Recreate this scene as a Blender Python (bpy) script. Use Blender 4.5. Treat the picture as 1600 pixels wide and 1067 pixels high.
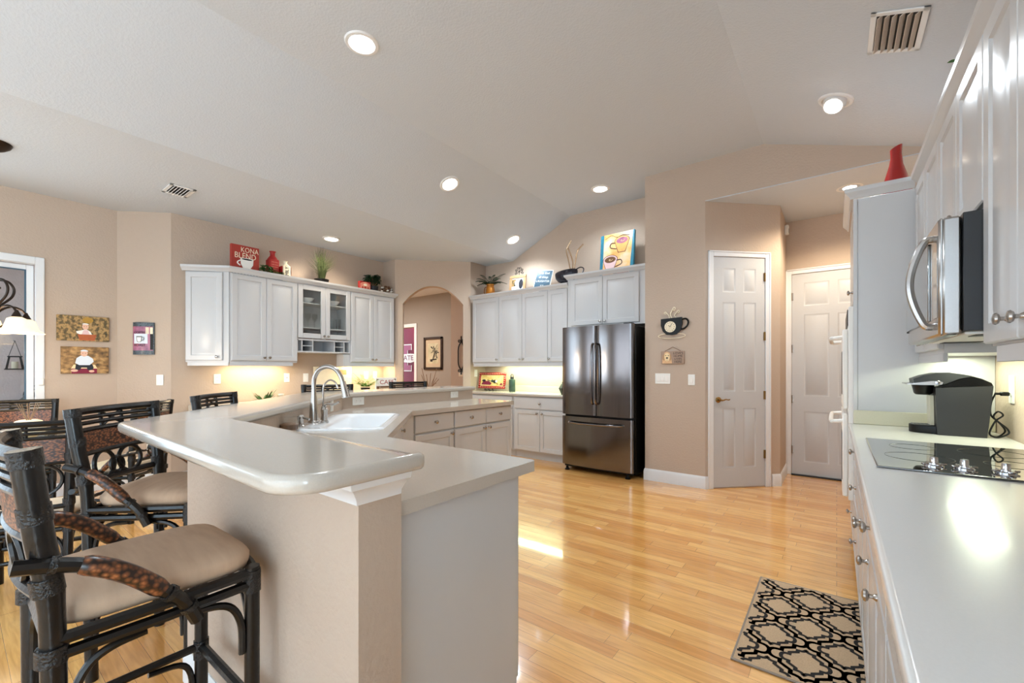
import bpy, math, random
from math import sin, cos, pi, radians as R
from mathutils import Matrix, Vector
from mathutils.geometry import tessellate_polygon

for o in list(bpy.data.objects):
    bpy.data.objects.remove(o)
SC = bpy.context.scene
COL = SC.collection
random.seed(7)

# ------------------------------------------------------------------ camera
cam = bpy.data.cameras.new('camera')
cam.sensor_width = 36.0
cam.lens = 667.8 / 1600 * 36
cam.shift_y = (575.6 - 533.5) / 1600
cam.clip_start = 0.02
co = bpy.data.objects.new('camera', cam)
COL.objects.link(co)
co.location = (0, 0, 1.265)
co.rotation_euler = (R(90), 0, R(37.22))
SC.camera = co

# ------------------------------------------------------------------ world, daylight, exposure
SC.view_settings.view_transform = 'Standard'
SC.view_settings.look = 'None'
SC.view_settings.gamma = 1
SC.view_settings.use_curve_mapping = False
SC.view_settings.exposure = 1.54
w = bpy.data.worlds.new('sky')
SC.world = w
w.use_nodes = True
bg = w.node_tree.nodes['Background']
bg.inputs[0].default_value = (0.80, 0.90, 1.0, 1)
bg.inputs[1].default_value = 1.25


def area(name, loc, rot, sx, sy, power, col=(1, 1, 1), spread=180):
    l = bpy.data.lights.new(name, 'AREA')
    l.shape = 'RECTANGLE'
    l.size, l.size_y = sx, sy
    l.energy = power
    l.color = col
    l.spread = R(spread)
    o = bpy.data.objects.new(name, l)
    o.location = loc
    o.rotation_euler = rot
    COL.objects.link(o)
    return o


# daylight through the big sliding windows on the wall behind the camera, and the window left of the table
DAY = (0.61, 0.835, 1.0)
area('daylight_south_a', (-3.9, -3.15, 1.35), (R(-90), 0, 0), 2.6, 2.1, 3, DAY)
area('daylight_south_b', (-0.6, -3.15, 1.35), (R(-90), 0, 0), 2.6, 2.1, 270, DAY)
area('fill_east', (3.1, -1.9, 1.35), (0, R(90), 0), 2.0, 2.0, 68, DAY)  # added fill to brighten the island end panel, set at an invented window
area('daylight_left', (-6.0, -1.0, 1.3), (0, R(-90), 0), 2.0, 2.4, 15, DAY)
# ------------------------------------------------------------------ materials
MATS = {}


def lin(c):
    return tuple(((v / 255.0) / 12.92 if v / 255.0 <= 0.04045 else ((v / 255.0 + 0.055) / 1.055) ** 2.4) for v in c)


def M(name, rgb=None, rough=0.5, metal=0.0, var=0.06, scale=20, bump=0.0, bscale=None, coat=0.0, stretch=None,
      trans=0.0, emit=0.0, spec=0.5):
    if name in MATS:
        return MATS[name]
    m = bpy.data.materials.new(name)
    m.use_nodes = True
    nt = m.node_tree
    b = nt.nodes['Principled BSDF']
    c = lin(rgb)
    b.inputs['Roughness'].default_value = rough
    b.inputs['Metallic'].default_value = metal
    b.inputs['Specular IOR Level'].default_value = spec
    if coat:
        b.inputs['Coat Weight'].default_value = coat
        b.inputs['Coat Roughness'].default_value = 0.08
    if trans:
        b.inputs['Transmission Weight'].default_value = trans
    tc = nt.nodes.new('ShaderNodeTexCoord')
    src = tc.outputs['Object']
    if stretch:
        mp = nt.nodes.new('ShaderNodeMapping')
        mp.inputs['Scale'].default_value = stretch
        nt.links.new(src, mp.inputs[0])
        src = mp.outputs[0]
    n = nt.nodes.new('ShaderNodeTexNoise')
    n.inputs['Scale'].default_value = scale
    n.inputs['Detail'].default_value = 3
    nt.links.new(src, n.inputs['Vector'])
    mx = nt.nodes.new('ShaderNodeMix')
    mx.data_type = 'RGBA'
    lo = [max(0, v * (1 - var)) for v in c]
    hi = [min(1, v * (1 + var)) for v in c]
    mx.inputs['A'].default_value = (*lo, 1)
    mx.inputs['B'].default_value = (*hi, 1)
    nt.links.new(n.outputs['Fac'], mx.inputs['Factor'])
    nt.links.new(mx.outputs['Result'], b.inputs['Base Color'])
    if emit:
        nt.links.new(mx.outputs['Result'], b.inputs['Emission Color'])
        b.inputs['Emission Strength'].default_value = emit
    if bump:
        n2 = nt.nodes.new('ShaderNodeTexNoise')
        n2.inputs['Scale'].default_value = bscale or scale
        n2.inputs['Detail'].default_value = 2
        nt.links.new(src, n2.inputs['Vector'])
        bp = nt.nodes.new('ShaderNodeBump')
        bp.inputs['Strength'].default_value = bump
        bp.inputs['Distance'].default_value = 0.01
        nt.links.new(n2.outputs['Fac'], bp.inputs['Height'])
        nt.links.new(bp.outputs['Normal'], b.inputs['Normal'])
    MATS[name] = m
    return m


def ramp_mat(name, stops, scale, rough=0.6, detail=6, stretch=(1, 1, 1), kind='noise', bump=0.0):
    m = bpy.data.materials.new(name)
    m.use_nodes = True
    nt = m.node_tree
    b = nt.nodes['Principled BSDF']
    b.inputs['Roughness'].default_value = rough
    tc = nt.nodes.new('ShaderNodeTexCoord')
    mp = nt.nodes.new('ShaderNodeMapping')
    mp.inputs['Scale'].default_value = stretch
    nt.links.new(tc.outputs['Object'], mp.inputs[0])
    if kind == 'voronoi':
        n = nt.nodes.new('ShaderNodeTexVoronoi')
        out = n.outputs['Distance']
    elif kind == 'wave':
        n = nt.nodes.new('ShaderNodeTexWave')
        n.bands_direction = 'DIAGONAL'
        n.inputs['Distortion'].default_value = 2.5
        n.inputs['Detail'].default_value = 1
        out = n.outputs['Fac']
    else:
        n = nt.nodes.new('ShaderNodeTexNoise')
        n.inputs['Detail'].default_value = detail
        out = n.outputs['Fac']
    n.inputs['Scale'].default_value = scale
    nt.links.new(mp.outputs[0], n.inputs['Vector'])
    cr = nt.nodes.new('ShaderNodeValToRGB')
    el = cr.color_ramp.elements
    while len(el) < len(stops):
        el.new(0.5)
    for e, (p, c) in zip(el, stops):
        e.position = p
        e.color = (*lin(c), 1)
    nt.links.new(out, cr.inputs[0])
    nt.links.new(cr.outputs[0], b.inputs['Base Color'])
    if bump:
        bp = nt.nodes.new('ShaderNodeBump')
        bp.inputs['Strength'].default_value = bump
        bp.inputs['Distance'].default_value = 0.004
        nt.links.new(out, bp.inputs['Height'])
        nt.links.new(bp.outputs['Normal'], b.inputs['Normal'])
    MATS[name] = m
    return m


def floor_mat():
    m = bpy.data.materials.new('maple_planks')
    m.use_nodes = True
    nt = m.node_tree
    b = nt.nodes['Principled BSDF']
    tc = nt.nodes.new('ShaderNodeTexCoord')
    br = nt.nodes.new('ShaderNodeTexBrick')
    br.offset = 0.37
    br.offset_frequency = 2
    br.squash = 0.8
    br.squash_frequency = 3
    br.inputs['Scale'].default_value = 1.0
    br.inputs['Brick Width'].default_value = 0.78
    br.inputs['Row Height'].default_value = 0.076
    br.inputs['Mortar Size'].default_value = 0.0008
    br.inputs['Mortar Smooth'].default_value = 0.3
    br.inputs['Bias'].default_value = -0.15
    br.inputs['Color1'].default_value = (*lin((246, 192, 118)), 1)
    br.inputs['Color2'].default_value = (*lin((218, 152, 82)), 1)
    br.inputs['Mortar'].default_value = (*lin((120, 78, 42)), 1)
    nt.links.new(tc.outputs['Object'], br.inputs['Vector'])
    mp = nt.nodes.new('ShaderNodeMapping')
    mp.inputs['Scale'].default_value = (1.2, 16, 1)
    nt.links.new(tc.outputs['Object'], mp.inputs[0])
    n = nt.nodes.new('ShaderNodeTexNoise')
    n.inputs['Scale'].default_value = 3.0
    n.inputs['Detail'].default_value = 6
    n.inputs['Distortion'].default_value = 1.2
    nt.links.new(mp.outputs[0], n.inputs['Vector'])
    cr = nt.nodes.new('ShaderNodeValToRGB')
    cr.color_ramp.elements[0].position = 0.3
    cr.color_ramp.elements[0].color = (0.80, 0.74, 0.66, 1)
    cr.color_ramp.elements[1].position = 0.65
    cr.color_ramp.elements[1].color = (1.06, 1.05, 1.03, 1)
    nt.links.new(n.outputs['Fac'], cr.inputs[0])
    mx = nt.nodes.new('ShaderNodeMix')
    mx.data_type = 'RGBA'
    mx.blend_type = 'MULTIPLY'
    mx.inputs['Factor'].default_value = 1
    nt.links.new(br.outputs['Color'], mx.inputs['A'])
    nt.links.new(cr.outputs[0], mx.inputs['B'])
    nt.links.new(mx.outputs['Result'], b.inputs['Base Color'])
    b.inputs['Roughness'].default_value = 0.22
    b.inputs['Coat Weight'].default_value = 0.85
    b.inputs['Coat Roughness'].default_value = 0.05
    n3 = nt.nodes.new('ShaderNodeTexNoise')
    n3.inputs['Scale'].default_value = 9
    nt.links.new(tc.outputs['Object'], n3.inputs['Vector'])
    ad = nt.nodes.new('ShaderNodeMath')
    ad.operation = 'MULTIPLY_ADD'
    ad.inputs[1].default_value = 0.35
    nt.links.new(n3.outputs['Fac'], ad.inputs[0])
    nt.links.new(br.outputs['Fac'], ad.inputs[2])
    bp = nt.nodes.new('ShaderNodeBump')
    bp.inputs['Strength'].default_value = 0.25
    bp.inputs['Distance'].default_value = 0.002
    bp.invert = True
    nt.links.new(ad.outputs[0], bp.inputs['Height'])
    nt.links.new(bp.outputs['Normal'], b.inputs['Normal'])
    nt.links.new(bp.outputs['Normal'], b.inputs['Coat Normal'])
    MATS['floor'] = m


def glass_mat(name, tint=(1, 1, 1), refl=0.1, rough=0.0):
    m = bpy.data.materials.new(name)
    m.use_nodes = True
    nt = m.node_tree
    nt.nodes.remove(nt.nodes['Principled BSDF'])
    t = nt.nodes.new('ShaderNodeBsdfTransparent')
    t.inputs[0].default_value = (*tint, 1)
    g = nt.nodes.new('ShaderNodeBsdfGlossy')
    g.inputs['Roughness'].default_value = rough
    f = nt.nodes.new('ShaderNodeLayerWeight')
    f.inputs['Blend'].default_value = 0.5
    pw = nt.nodes.new('ShaderNodeMath')
    pw.operation = 'POWER'
    pw.inputs[1].default_value = 4.0
    nt.links.new(f.outputs['Facing'], pw.inputs[0])
    n = nt.nodes.new('ShaderNodeTexNoise')
    n.inputs['Scale'].default_value = 3
    sc_ = nt.nodes.new('ShaderNodeMath')
    sc_.operation = 'MULTIPLY_ADD'
    sc_.inputs[1].default_value = 0.02
    sc_.inputs[2].default_value = 0.03
    nt.links.new(n.outputs['Fac'], sc_.inputs[0])
    ad = nt.nodes.new('ShaderNodeMath')
    ad.operation = 'MULTIPLY_ADD'
    ad.inputs[1].default_value = 0.45
    nt.links.new(pw.outputs[0], ad.inputs[0])
    nt.links.new(sc_.outputs[0], ad.inputs[2])
    mx = nt.nodes.new('ShaderNodeMixShader')
    nt.links.new(ad.outputs[0], mx.inputs[0])
    nt.links.new(t.outputs[0], mx.inputs[1])
    nt.links.new(g.outputs[0], mx.inputs[2])
    nt.links.new(mx.outputs[0], nt.nodes['Material Output'].inputs[0])
    MATS[name] = m


M('wall', (192, 172, 154), 0.75, var=0.02, bump=0.25, bscale=55)
M('wall_south', (222, 224, 226), 0.75, var=0.02, bump=0.2, bscale=55)
M('wall_grey', (150, 142, 132), 0.75, var=0.02, bump=0.2, bscale=55)
M('wall_lanai', (222, 205, 202), 0.85, var=0.06, scale=12, bump=0.5, bscale=40)
M('ceiling', (204, 208, 213), 0.9, var=0.015, bump=0.22, bscale=70)
floor_mat()
M('trim', (230, 230, 231), 0.35, var=0.01)
M('cab', (202, 201, 201), 0.28, var=0.012, scale=6)
M('door', (196, 196, 197), 0.35, var=0.01, bump=0.05, bscale=60)
M('counter', (194, 184, 172), 0.16, var=0.07, scale=260, coat=0.25)
M('counter_white', (226, 223, 219), 0.22, var=0.03, scale=240, coat=0.2)
M('splash', (208, 202, 176), 0.3, var=0.06, scale=260)
M('nickel', (178, 172, 166), 0.26, 1.0, var=0.04)
M('brass', (150, 122, 76), 0.28, 1.0, var=0.08)
M('chrome', (205, 205, 208), 0.12, 1.0, var=0.03)
M('steel_dark', (124, 119, 119), 0.15, 1.0, var=0.12, scale=3, stretch=(60, 60, 0.6))
M('steel', (188, 186, 184), 0.27, 1.0, var=0.06, scale=6, stretch=(0.6, 40, 40))
M('black', (7, 7, 7), 0.38, var=0.1, spec=0.3)
M('black_gloss', (10, 11, 12), 0.06, var=0.05)
M('charcoal', (36, 36, 38), 0.4, var=0.08)
M('rattan', (15, 11, 9), 0.28, var=0.6, scale=14, stretch=(1, 1, 1), bump=0.10, bscale=60, coat=0.08, spec=0.38)
M('rattan_wrap', (18, 13, 10), 0.42, var=0.4, scale=60, bump=0.5, bscale=160)
ramp_mat('weave', [(0.0, (176, 118, 80)), (0.35, (132, 78, 48)), (0.7, (44, 24, 16))], 95, 0.4, kind='voronoi', stretch=(.8, 1, 1.5), bump=-.8)
ramp_mat('braid', [(0.0, (170, 108, 66)), (0.35, (112, 64, 36)), (0.7, (32, 18, 12))], 85, 0.32, kind='voronoi', bump=-.9)
M('cushion', (190, 160, 134), 0.85, var=0.16, scale=9, stretch=(1, 6, 1), bump=0.1, bscale=220)
M('cushion_pale', (214, 196, 172), 0.85, var=0.1, scale=9, bump=0.1, bscale=220)
M('lamp_on', (255, 252, 246), 0.4, emit=4.5, var=0.0)
M('shade_on', (255, 226, 176), 0.4, emit=0.42, var=0.02)
M('bronze', (52, 40, 32), 0.35, 0.7, var=0.25, scale=30)
M('iron', (26, 24, 24), 0.45, 0.6, var=0.2)
M('plate', (240, 238, 232), 0.35, var=0.01)
M('plate_dark', (60, 58, 54), 0.5, var=0.02)
M('red', (158, 30, 28), 0.25, var=0.12, scale=12, coat=0.3)
M('red_worn', (172, 40, 38), 0.5, var=0.2, scale=30)
M('mauve', (166, 84, 116), 0.6, var=0.04)
M('maroon', (128, 16, 52), 0.6, var=0.04)
M('sign_red', (168, 56, 44), 0.6, var=0.15, scale=25)
M('sign_pink', (226, 150, 128), 0.5, var=0.12, scale=25)
M('cream', (238, 224, 196), 0.6, var=0.06, scale=30)
M('white_p', (244, 240, 234), 0.5, var=0.03)
M('porcelain', (246, 247, 248), 0.08, var=0.01, coat=0.4)
M('ink', (18, 16, 16), 0.6, var=0.1)
M('wood_tan', (186, 146, 104), 0.55, var=0.15, scale=8, stretch=(1, 1, 8))
M('wood_brown', (112, 76, 48), 0.5, var=0.2, scale=8, stretch=(1, 1, 8))
M('wood_dark', (44, 28, 20), 0.4, var=0.2, scale=10)
M('leaf', (58, 104, 46), 0.5, var=0.35, scale=20)
M('leaf_dark', (24, 60, 30), 0.45, var=0.35, scale=20)
M('leaf_bright', (120, 176, 52), 0.5, var=0.3, scale=20)
M('grass', (74, 84, 48), 0.6, var=0.5, scale=10)
M('twig', (150, 122, 96), 0.8, var=0.2)
M('amber', (176, 112, 40), 0.25, 0.5, var=0.3, scale=25)
M('bottle_green', (48, 70, 60), 0.35, var=0.1)
M('slate', (40, 36, 42), 0.25, 0.4, var=0.4, scale=30)
M('copper', (196, 164, 130), 0.25, 0.8, var=0.2)
M('teal', (40, 124, 150), 0.5, var=0.35, scale=30)
M('orange', (242, 170, 96), 0.5, var=0.22, scale=22)
M('brown_line', (86, 52, 44), 0.6, var=0.2)
M('cup_cream', (244, 214, 166), 0.5, var=0.15, scale=30)
M('skin', (232, 186, 160), 0.6, var=0.05)
M('slate_blue', (60, 92, 112), 0.3, var=0.25, scale=14)
M('shirt', (226, 232, 240), 0.7, var=0.05)
M('pink', (230, 196, 196), 0.7, var=0.05)
M('navy', (34, 36, 46), 0.7, var=0.1)
M('basket', (178, 92, 50), 0.6, var=0.2, scale=40)
M('grout_grey', (120, 122, 120), 0.6, var=0.1)
M('ring_white', (232, 230, 228), 0.4, var=0.01)
M('micro_glass', (150, 148, 146), 0.08, 0.6, var=0.03)
M('oven_glass', (60, 62, 64), 0.08, var=0.05)
M('vent_dark', (40, 36, 32), 0.8, var=0.1)
M('vent_tan', (196, 182, 168), 0.5, var=0.06)
M('rug_edge', (150, 136, 122), 0.9, var=0.15, scale=200)
M('sign_wood', (170, 142, 122), .6, var=.12, scale=30)
M('dog', (226, 182, 136), 0.7, var=0.2, scale=60)
M('gold', (196, 152, 72), 0.35, 0.6, var=0.2)
M('sand_pic', (196, 176, 146), 0.6, var=0.12, scale=8)
ramp_mat('meadow', [(0.3, (44, 48, 30)), (0.45, (112, 92, 56)), (0.58, (188, 150, 96)), (0.75, (90, 92, 50))], 34, 0.55, detail=12, stretch=(1, 1, .8))
ramp_mat('meadow_gold', [(0.3, (66, 52, 34)), (0.5, (150, 112, 66)), (0.7, (206, 162, 104))], 26, 0.55, detail=12, stretch=(.8, 1, 1.2))
ramp_mat('mottle', [(0.35, (30, 34, 38)), (0.5, (84, 96, 104)), (0.68, (34, 30, 32))], 60, 0.4)
ramp_mat('cafe_art', [(0.3, (120, 60, 96)), (0.5, (176, 110, 136)), (0.7, (196, 92, 96))], 9, 0.35)
ramp_mat('still_life', [(0.35, (226, 190, 100)), (0.55, (240, 216, 150)), (0.7, (226, 170, 130))], 14, 0.4)
ramp_mat('palm_sky', [(0.3, (170, 166, 130)), (0.6, (206, 196, 164))], 5, 0.4)
ramp_mat('canvas_bg', [(0.3, (244, 150, 70)), (0.48, (246, 196, 130)), (0.62, (240, 214, 188)), (0.8, (236, 150, 110))], 5, 0.5)
glass_mat('window_glass', (0.93, 0.96, 0.97))
glass_mat('cab_glass', (0.95, 0.96, 0.95))
glass_mat('table_glass', (0.80, 0.88, 0.86))
glass_mat('clear_glass', (0.99, 0.995, 0.99))


def cooktop_mat():
    m = M('cooktop', (14, 22, 20), 0.03, var=0.05, spec=1.0, coat=1.0)
    m.node_tree.nodes['Principled BSDF'].inputs['Coat Roughness'].default_value = 0.02
    m.node_tree.nodes['Principled BSDF'].inputs['Coat IOR'].default_value = 1.9


cooktop_mat()


# ------------------------------------------------------------------ mesh builder
class MB:
    def __init__(s, mat='cab'):
        s.v, s.f, s.fm, s.mats = [], [], [], []
        s.T = Matrix.Identity(4)
        s.mat = mat

    def use(s, mat):
        s.mat = mat
        return s

    def mi(s):
        if s.mat not in s.mats:
            s.mats.append(s.mat)
        return s.mats.index(s.mat)

    def add(s, vs, fs):
        b = len(s.v)
        s.v += [tuple(s.T @ Vector(p)) for p in vs]
        k = s.mi()
        for f in fs:
            s.f.append([b + i for i in f])
            s.fm.append(k)

    def box(s, x0, y0, z0, x1, y1, z1, bev=0.0):
        if x0 > x1: x0, x1 = x1, x0
        if y0 > y1: y0, y1 = y1, y0
        if z0 > z1: z0, z1 = z1, z0
        if bev <= 0:
            vs = [(x, y, z) for z in (z0, z1) for y in (y0, y1) for x in (x0, x1)]
            s.add(vs, [(0, 2, 3, 1), (4, 5, 7, 6), (0, 1, 5, 4), (2, 6, 7, 3), (0, 4, 6, 2), (1, 3, 7, 5)])
            return
        b = min(bev, (x1 - x0) / 2.01, (y1 - y0) / 2.01, (z1 - z0) / 2.01)
        lo, hi = (x0, y0, z0), (x1, y1, z1)
        vs, idx = [], {}
        for sx in (0, 1):
            for sy in (0, 1):
                for sz in (0, 1):
                    c = [(hi if q else lo)[i] for i, q in enumerate((sx, sy, sz))]
                    for a in range(3):
                        p = list(c)
                        for k, q in enumerate((sx, sy, sz)):
                            if k != a:
                                p[k] += -b if q else b
                        idx[(sx, sy, sz, a)] = len(vs)
                        vs.append(tuple(p))
        fs = []
        for a in range(3):
            u, t = [k for k in range(3) if k != a]
            for q in (0, 1):
                loop = []
                for (i, j) in ((0, 0), (1, 0), (1, 1), (0, 1)):
                    key = [0, 0, 0]
                    key[a], key[u], key[t] = q, i, j
                    loop.append(idx[(*key, a)])
                fs.append(loop)
        for a in range(3):  # edges parallel to a
            u, t = [k for k in range(3) if k != a]
            for i in (0, 1):
                for j in (0, 1):
                    k0, k1 = [0, 0, 0], [0, 0, 0]
                    k0[u] = k1[u] = i
                    k0[t] = k1[t] = j
                    k1[a] = 1
                    fs.append([idx[(*k0, u)], idx[(*k0, t)], idx[(*k1, t)], idx[(*k1, u)]])
        for sx in (0, 1):
            for sy in (0, 1):
                for sz in (0, 1):
                    fs.append([idx[(sx, sy, sz, a)] for a in range(3)])
        # orient outward
        c = Vector([(lo[i] + hi[i]) / 2 for i in range(3)])
        out = []
        for f in fs:
            p = [Vector(vs[i]) for i in f]
            n = (p[1] - p[0]).cross(p[2] - p[0])
            m = sum(p, Vector()) / len(p) - c
            out.append(f if n.dot(m) > 0 else f[::-1])
        s.add(vs, out)

    def tube(s, pts, r, seg=10, closed=False, cap=True):
        pts = [Vector(p) for p in pts]
        n = len(pts)
        rs = r if isinstance(r, (list, tuple)) else [r] * n
        tang = []
        for i in range(n):
            a = pts[(i - 1) % n] if (closed or i > 0) else pts[i]
            b = pts[(i + 1) % n] if (closed or i < n - 1) else pts[i]
            t = (b - a)
            tang.append(t.normalized() if t.length > 1e-9 else Vector((0, 0, 1)))
        up = Vector((0, 0, 1)) if abs(tang[0].z) < 0.9 else Vector((1, 0, 0))
        u = tang[0].cross(up).normalized()
        vs = []
        for i in range(n):
            u = (u - tang[i] * u.dot(tang[i]))
            u = u.normalized() if u.length > 1e-6 else tang[i].orthogonal().normalized()
            v = tang[i].cross(u)
            for k in range(seg):
                a = 2 * pi * k / seg
                vs.append(tuple(pts[i] + (u * cos(a) + v * sin(a)) * rs[i]))
        fs = []
        m = n if closed else n - 1
        for i in range(m):
            j = (i + 1) % n
            for k in range(seg):
                l = (k + 1) % seg
                fs.append((i * seg + k, i * seg + l, j * seg + l, j * seg + k))
        if cap and not closed:
            fs.append(tuple(range(seg))[::-1])
            fs.append(tuple((n - 1) * seg + k for k in range(seg)))
        s.add(vs, fs)

    def lathe(s, prof, c=(0, 0, 0), seg=20, axis='z', sx=1.0, sy=1.0):
        vs, fs = [], []
        for (r, h) in prof:
            for k in range(seg):
                a = 2 * pi * k / seg
                p = (r * cos(a) * sx, r * sin(a) * sy, h)
                if axis == 'y':
                    p = (p[0], -p[2], p[1])
                elif axis == 'x':
                    p = (p[2], p[0], p[1])
                vs.append((p[0] + c[0], p[1] + c[1], p[2] + c[2]))
        n = len(prof)
        for i in range(n - 1):
            for k in range(seg):
                l = (k + 1) % seg
                fs.append((i * seg + k, i * seg + l, (i + 1) * seg + l, (i + 1) * seg + k))
        if prof[0][0] > 1e-6:
            fs.append(tuple(range(seg))[::-1])
        if prof[-1][0] > 1e-6:
            fs.append(tuple((n - 1) * seg + k for k in range(seg)))
        s.add(vs, fs)

    def prism(s, poly, z0, z1, holes=(), chamf=0.0):
        loops = [list(poly)] + [list(h) for h in holes]
        A = sum(poly[i][0] * poly[(i + 1) % len(poly)][1] - poly[(i + 1) % len(poly)][0] * poly[i][1] for i in range(len(poly)))
        if A < 0:
            loops[0] = loops[0][::-1]
        flat = [p for l in loops for p in l]
        n = len(flat)
        tris = tessellate_polygon([[Vector((p[0], p[1], 0)) for p in l] for l in loops])
        top, zt = flat, z1
        vs = [(p[0], p[1], z0) for p in flat] + [(p[0], p[1], z1) for p in flat]
        fs = []
        for t in tris:
            a, b, c = [Vector((flat[i][0], flat[i][1], 0)) for i in t]
            t = list(t) if (b - a).cross(c - a).z > 0 else list(t)[::-1]
            fs.append([i + n for i in t])
            fs.append(t[::-1])
        o = 0
        for l in loops:
            k = len(l)
            for i in range(k):
                j = (i + 1) % k
                fs.append((o + i, o + j, n + o + j, n + o + i))
            o += k
        s.add(vs, fs)

    def bull(s, poly, z0, z1, b=0.012, seg=3):
        """slab of a polygon outline with rounded top and bottom edges"""
        A = sum(poly[i][0] * poly[(i + 1) % len(poly)][1] - poly[(i + 1) % len(poly)][0] * poly[i][1] for i in range(len(poly)))
        if A < 0:
            poly = poly[::-1]
        n = len(poly)

        def inset(d):
            out = []
            for i in range(n):
                p0, p1, p2 = Vector(poly[i - 1]), Vector(poly[i]), Vector(poly[(i + 1) % n])
                e1, e2 = (p1 - p0).normalized(), (p2 - p1).normalized()
                n1, n2 = Vector((-e1.y, e1.x)), Vector((-e2.y, e2.x))
                m = n1 + n2
                m = m / max(0.2, m.dot(n1)) if m.length > 1e-6 else n1
                out.append(p1 + m * d)
            return out
        rings = [(b + .003, z0)]
        for k in range(seg + 1):
            a = pi / 2 * k / seg
            rings.append((b * (1 - sin(a)), z0 + b * (1 - cos(a))))
        for k in range(seg + 1):
            a = pi / 2 * k / seg
            rings.append((b * (1 - cos(a)), z1 - b * (1 - sin(a))))
        rings.append((b + .003, z1))
        vs, fs = [], []
        for (d, z) in rings:
            vs += [(p.x, p.y, z) for p in inset(d)]
        for r in range(len(rings) - 1):
            for i in range(n):
                j = (i + 1) % n
                fs.append((r * n + i, r * n + j, (r + 1) * n + j, (r + 1) * n + i))
        base = inset(b + .003)
        tris = tessellate_polygon([[Vector((p.x, p.y, 0)) for p in base]])
        for t in tris:
            a, q, c = [Vector((base[i].x, base[i].y, 0)) for i in t]
            t = list(t) if (q - a).cross(c - a).z > 0 else list(t)[::-1]
            fs.append([i + (len(rings) - 1) * n for i in t])
            fs.append(t[::-1])
        s.add(vs, fs)

    def sweep(s, path, prof, closed=False):
        """profile (out, z) swept along an xy path; 'out' is to the right of travel"""
        n = len(path)
        m = len(prof)
        vs, fs = [], []
        P = [Vector(p) for p in path]
        for i in range(n):
            e1 = (P[i] - P[i - 1]).normalized() if (i > 0 or closed) else (P[1] - P[0]).normalized()
            e2 = (P[(i + 1) % n] - P[i]).normalized() if (i < n - 1 or closed) else e1
            n1, n2 = Vector((e1.y, -e1.x)), Vector((e2.y, -e2.x))
            q = n1 + n2
            q = q / max(0.2, q.dot(n1))
            for (o, z) in prof:
                vs.append((P[i].x + q.x * o, P[i].y + q.y * o, z))
        for i in range(n if closed else n - 1):
            j = (i + 1) % n
            for k in range(m):
                l = (k + 1) % m
                fs.append((i * m + k, j * m + k, j * m + l, i * m + l))
        if not closed:
            fs.append(tuple(range(m)))
            fs.append(tuple((n - 1) * m + k for k in range(m))[::-1])
        s.add(vs, fs)

    def face(s, x0, x1, z0, z1, y, panels=(), prof=((0, 0), (.006, .009), (.015, .009), (.042, .001))):
        """front face (towards -y) with recessed raised panels"""
        xs = sorted({x0, x1, *[p[0] for p in panels], *[p[1] for p in panels]})
        zs = sorted({z0, z1, *[p[2] for p in panels], *[p[3] for p in panels]})
        for i in range(len(xs) - 1):
            for j in range(len(zs) - 1):
                a, b, c, d = xs[i], xs[i + 1], zs[j], zs[j + 1]
                if any(p[0] - 1e-6 <= a and b <= p[1] + 1e-6 and p[2] - 1e-6 <= c and d <= p[3] + 1e-6 for p in panels):
                    continue
                s.add([(a, y, c), (b, y, c), (b, y, d), (a, y, d)], [(0, 1, 2, 3)])
        for (a, b, c, d) in panels:
            vs, fs = [], []
            for (q, dep) in prof:
                vs += [(a + q, y + dep, c + q), (b - q, y + dep, c + q), (b - q, y + dep, d - q), (a + q, y + dep, d - q)]
            for k in range(len(prof) - 1):
                for i in range(4):
                    j = (i + 1) % 4
                    fs.append((k * 4 + i, k * 4 + j, k * 4 + 4 + j, k * 4 + 4 + i))
            k = (len(prof) - 1) * 4
            fs.append((k, k + 1, k + 2, k + 3))
            s.add(vs, fs)

    def slab(s, x0, x1, z0, z1, y, th, panels=(), prof=((0, 0), (.006, .009), (.015, .009), (.042, .001)), r=0.004):
        """door leaf: front at y, thickness th, small eased edge"""
        s.face(x0 + r, x1 - r, z0 + r, z1 - r, y, panels, prof)
        a = [(x0 + r, y, z0 + r), (x1 - r, y, z0 + r), (x1 - r, y, z1 - r), (x0 + r, y, z1 - r)]
        b = [(x0, y + r, z0), (x1, y + r, z0), (x1, y + r, z1), (x0, y + r, z1)]
        c = [(x0, y + th, z0), (x1, y + th, z0), (x1, y + th, z1), (x0, y + th, z1)]
        fs = []
        for k in (0, 4):
            for i in range(4):
                j = (i + 1) % 4
                fs.append((k + i, k + 4 + i, k + 4 + j, k + j))
        fs.append((11, 10, 9, 8))
        s.add(a + b + c, fs)

    def poly(s, pts, y):
        """flat shape facing -y at depth y from xz points"""
        A = sum(pts[i][0] * pts[(i + 1) % len(pts)][1] - pts[(i + 1) % len(pts)][0] * pts[i][1] for i in range(len(pts)))
        if A < 0:
            pts = pts[::-1]
        tris = tessellate_polygon([[Vector((p[0], p[1], 0)) for p in pts]])
        fs = []
        for t in tris:
            a, q, c = [Vector((pts[i][0], pts[i][1], 0)) for i in t]
            fs.append(list(t) if (q - a).cross(c - a).z > 0 else list(t)[::-1])
        s.add([(p[0], y, p[1]) for p in pts], fs)

    def ell(s, cx, cz, rx, rz, y, n=24, a0=0, a1=2 * pi):
        s.poly([(cx + rx * cos(a0 + (a1 - a0) * i / n), cz + rz * sin(a0 + (a1 - a0) * i / n)) for i in range(n)], y)

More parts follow.
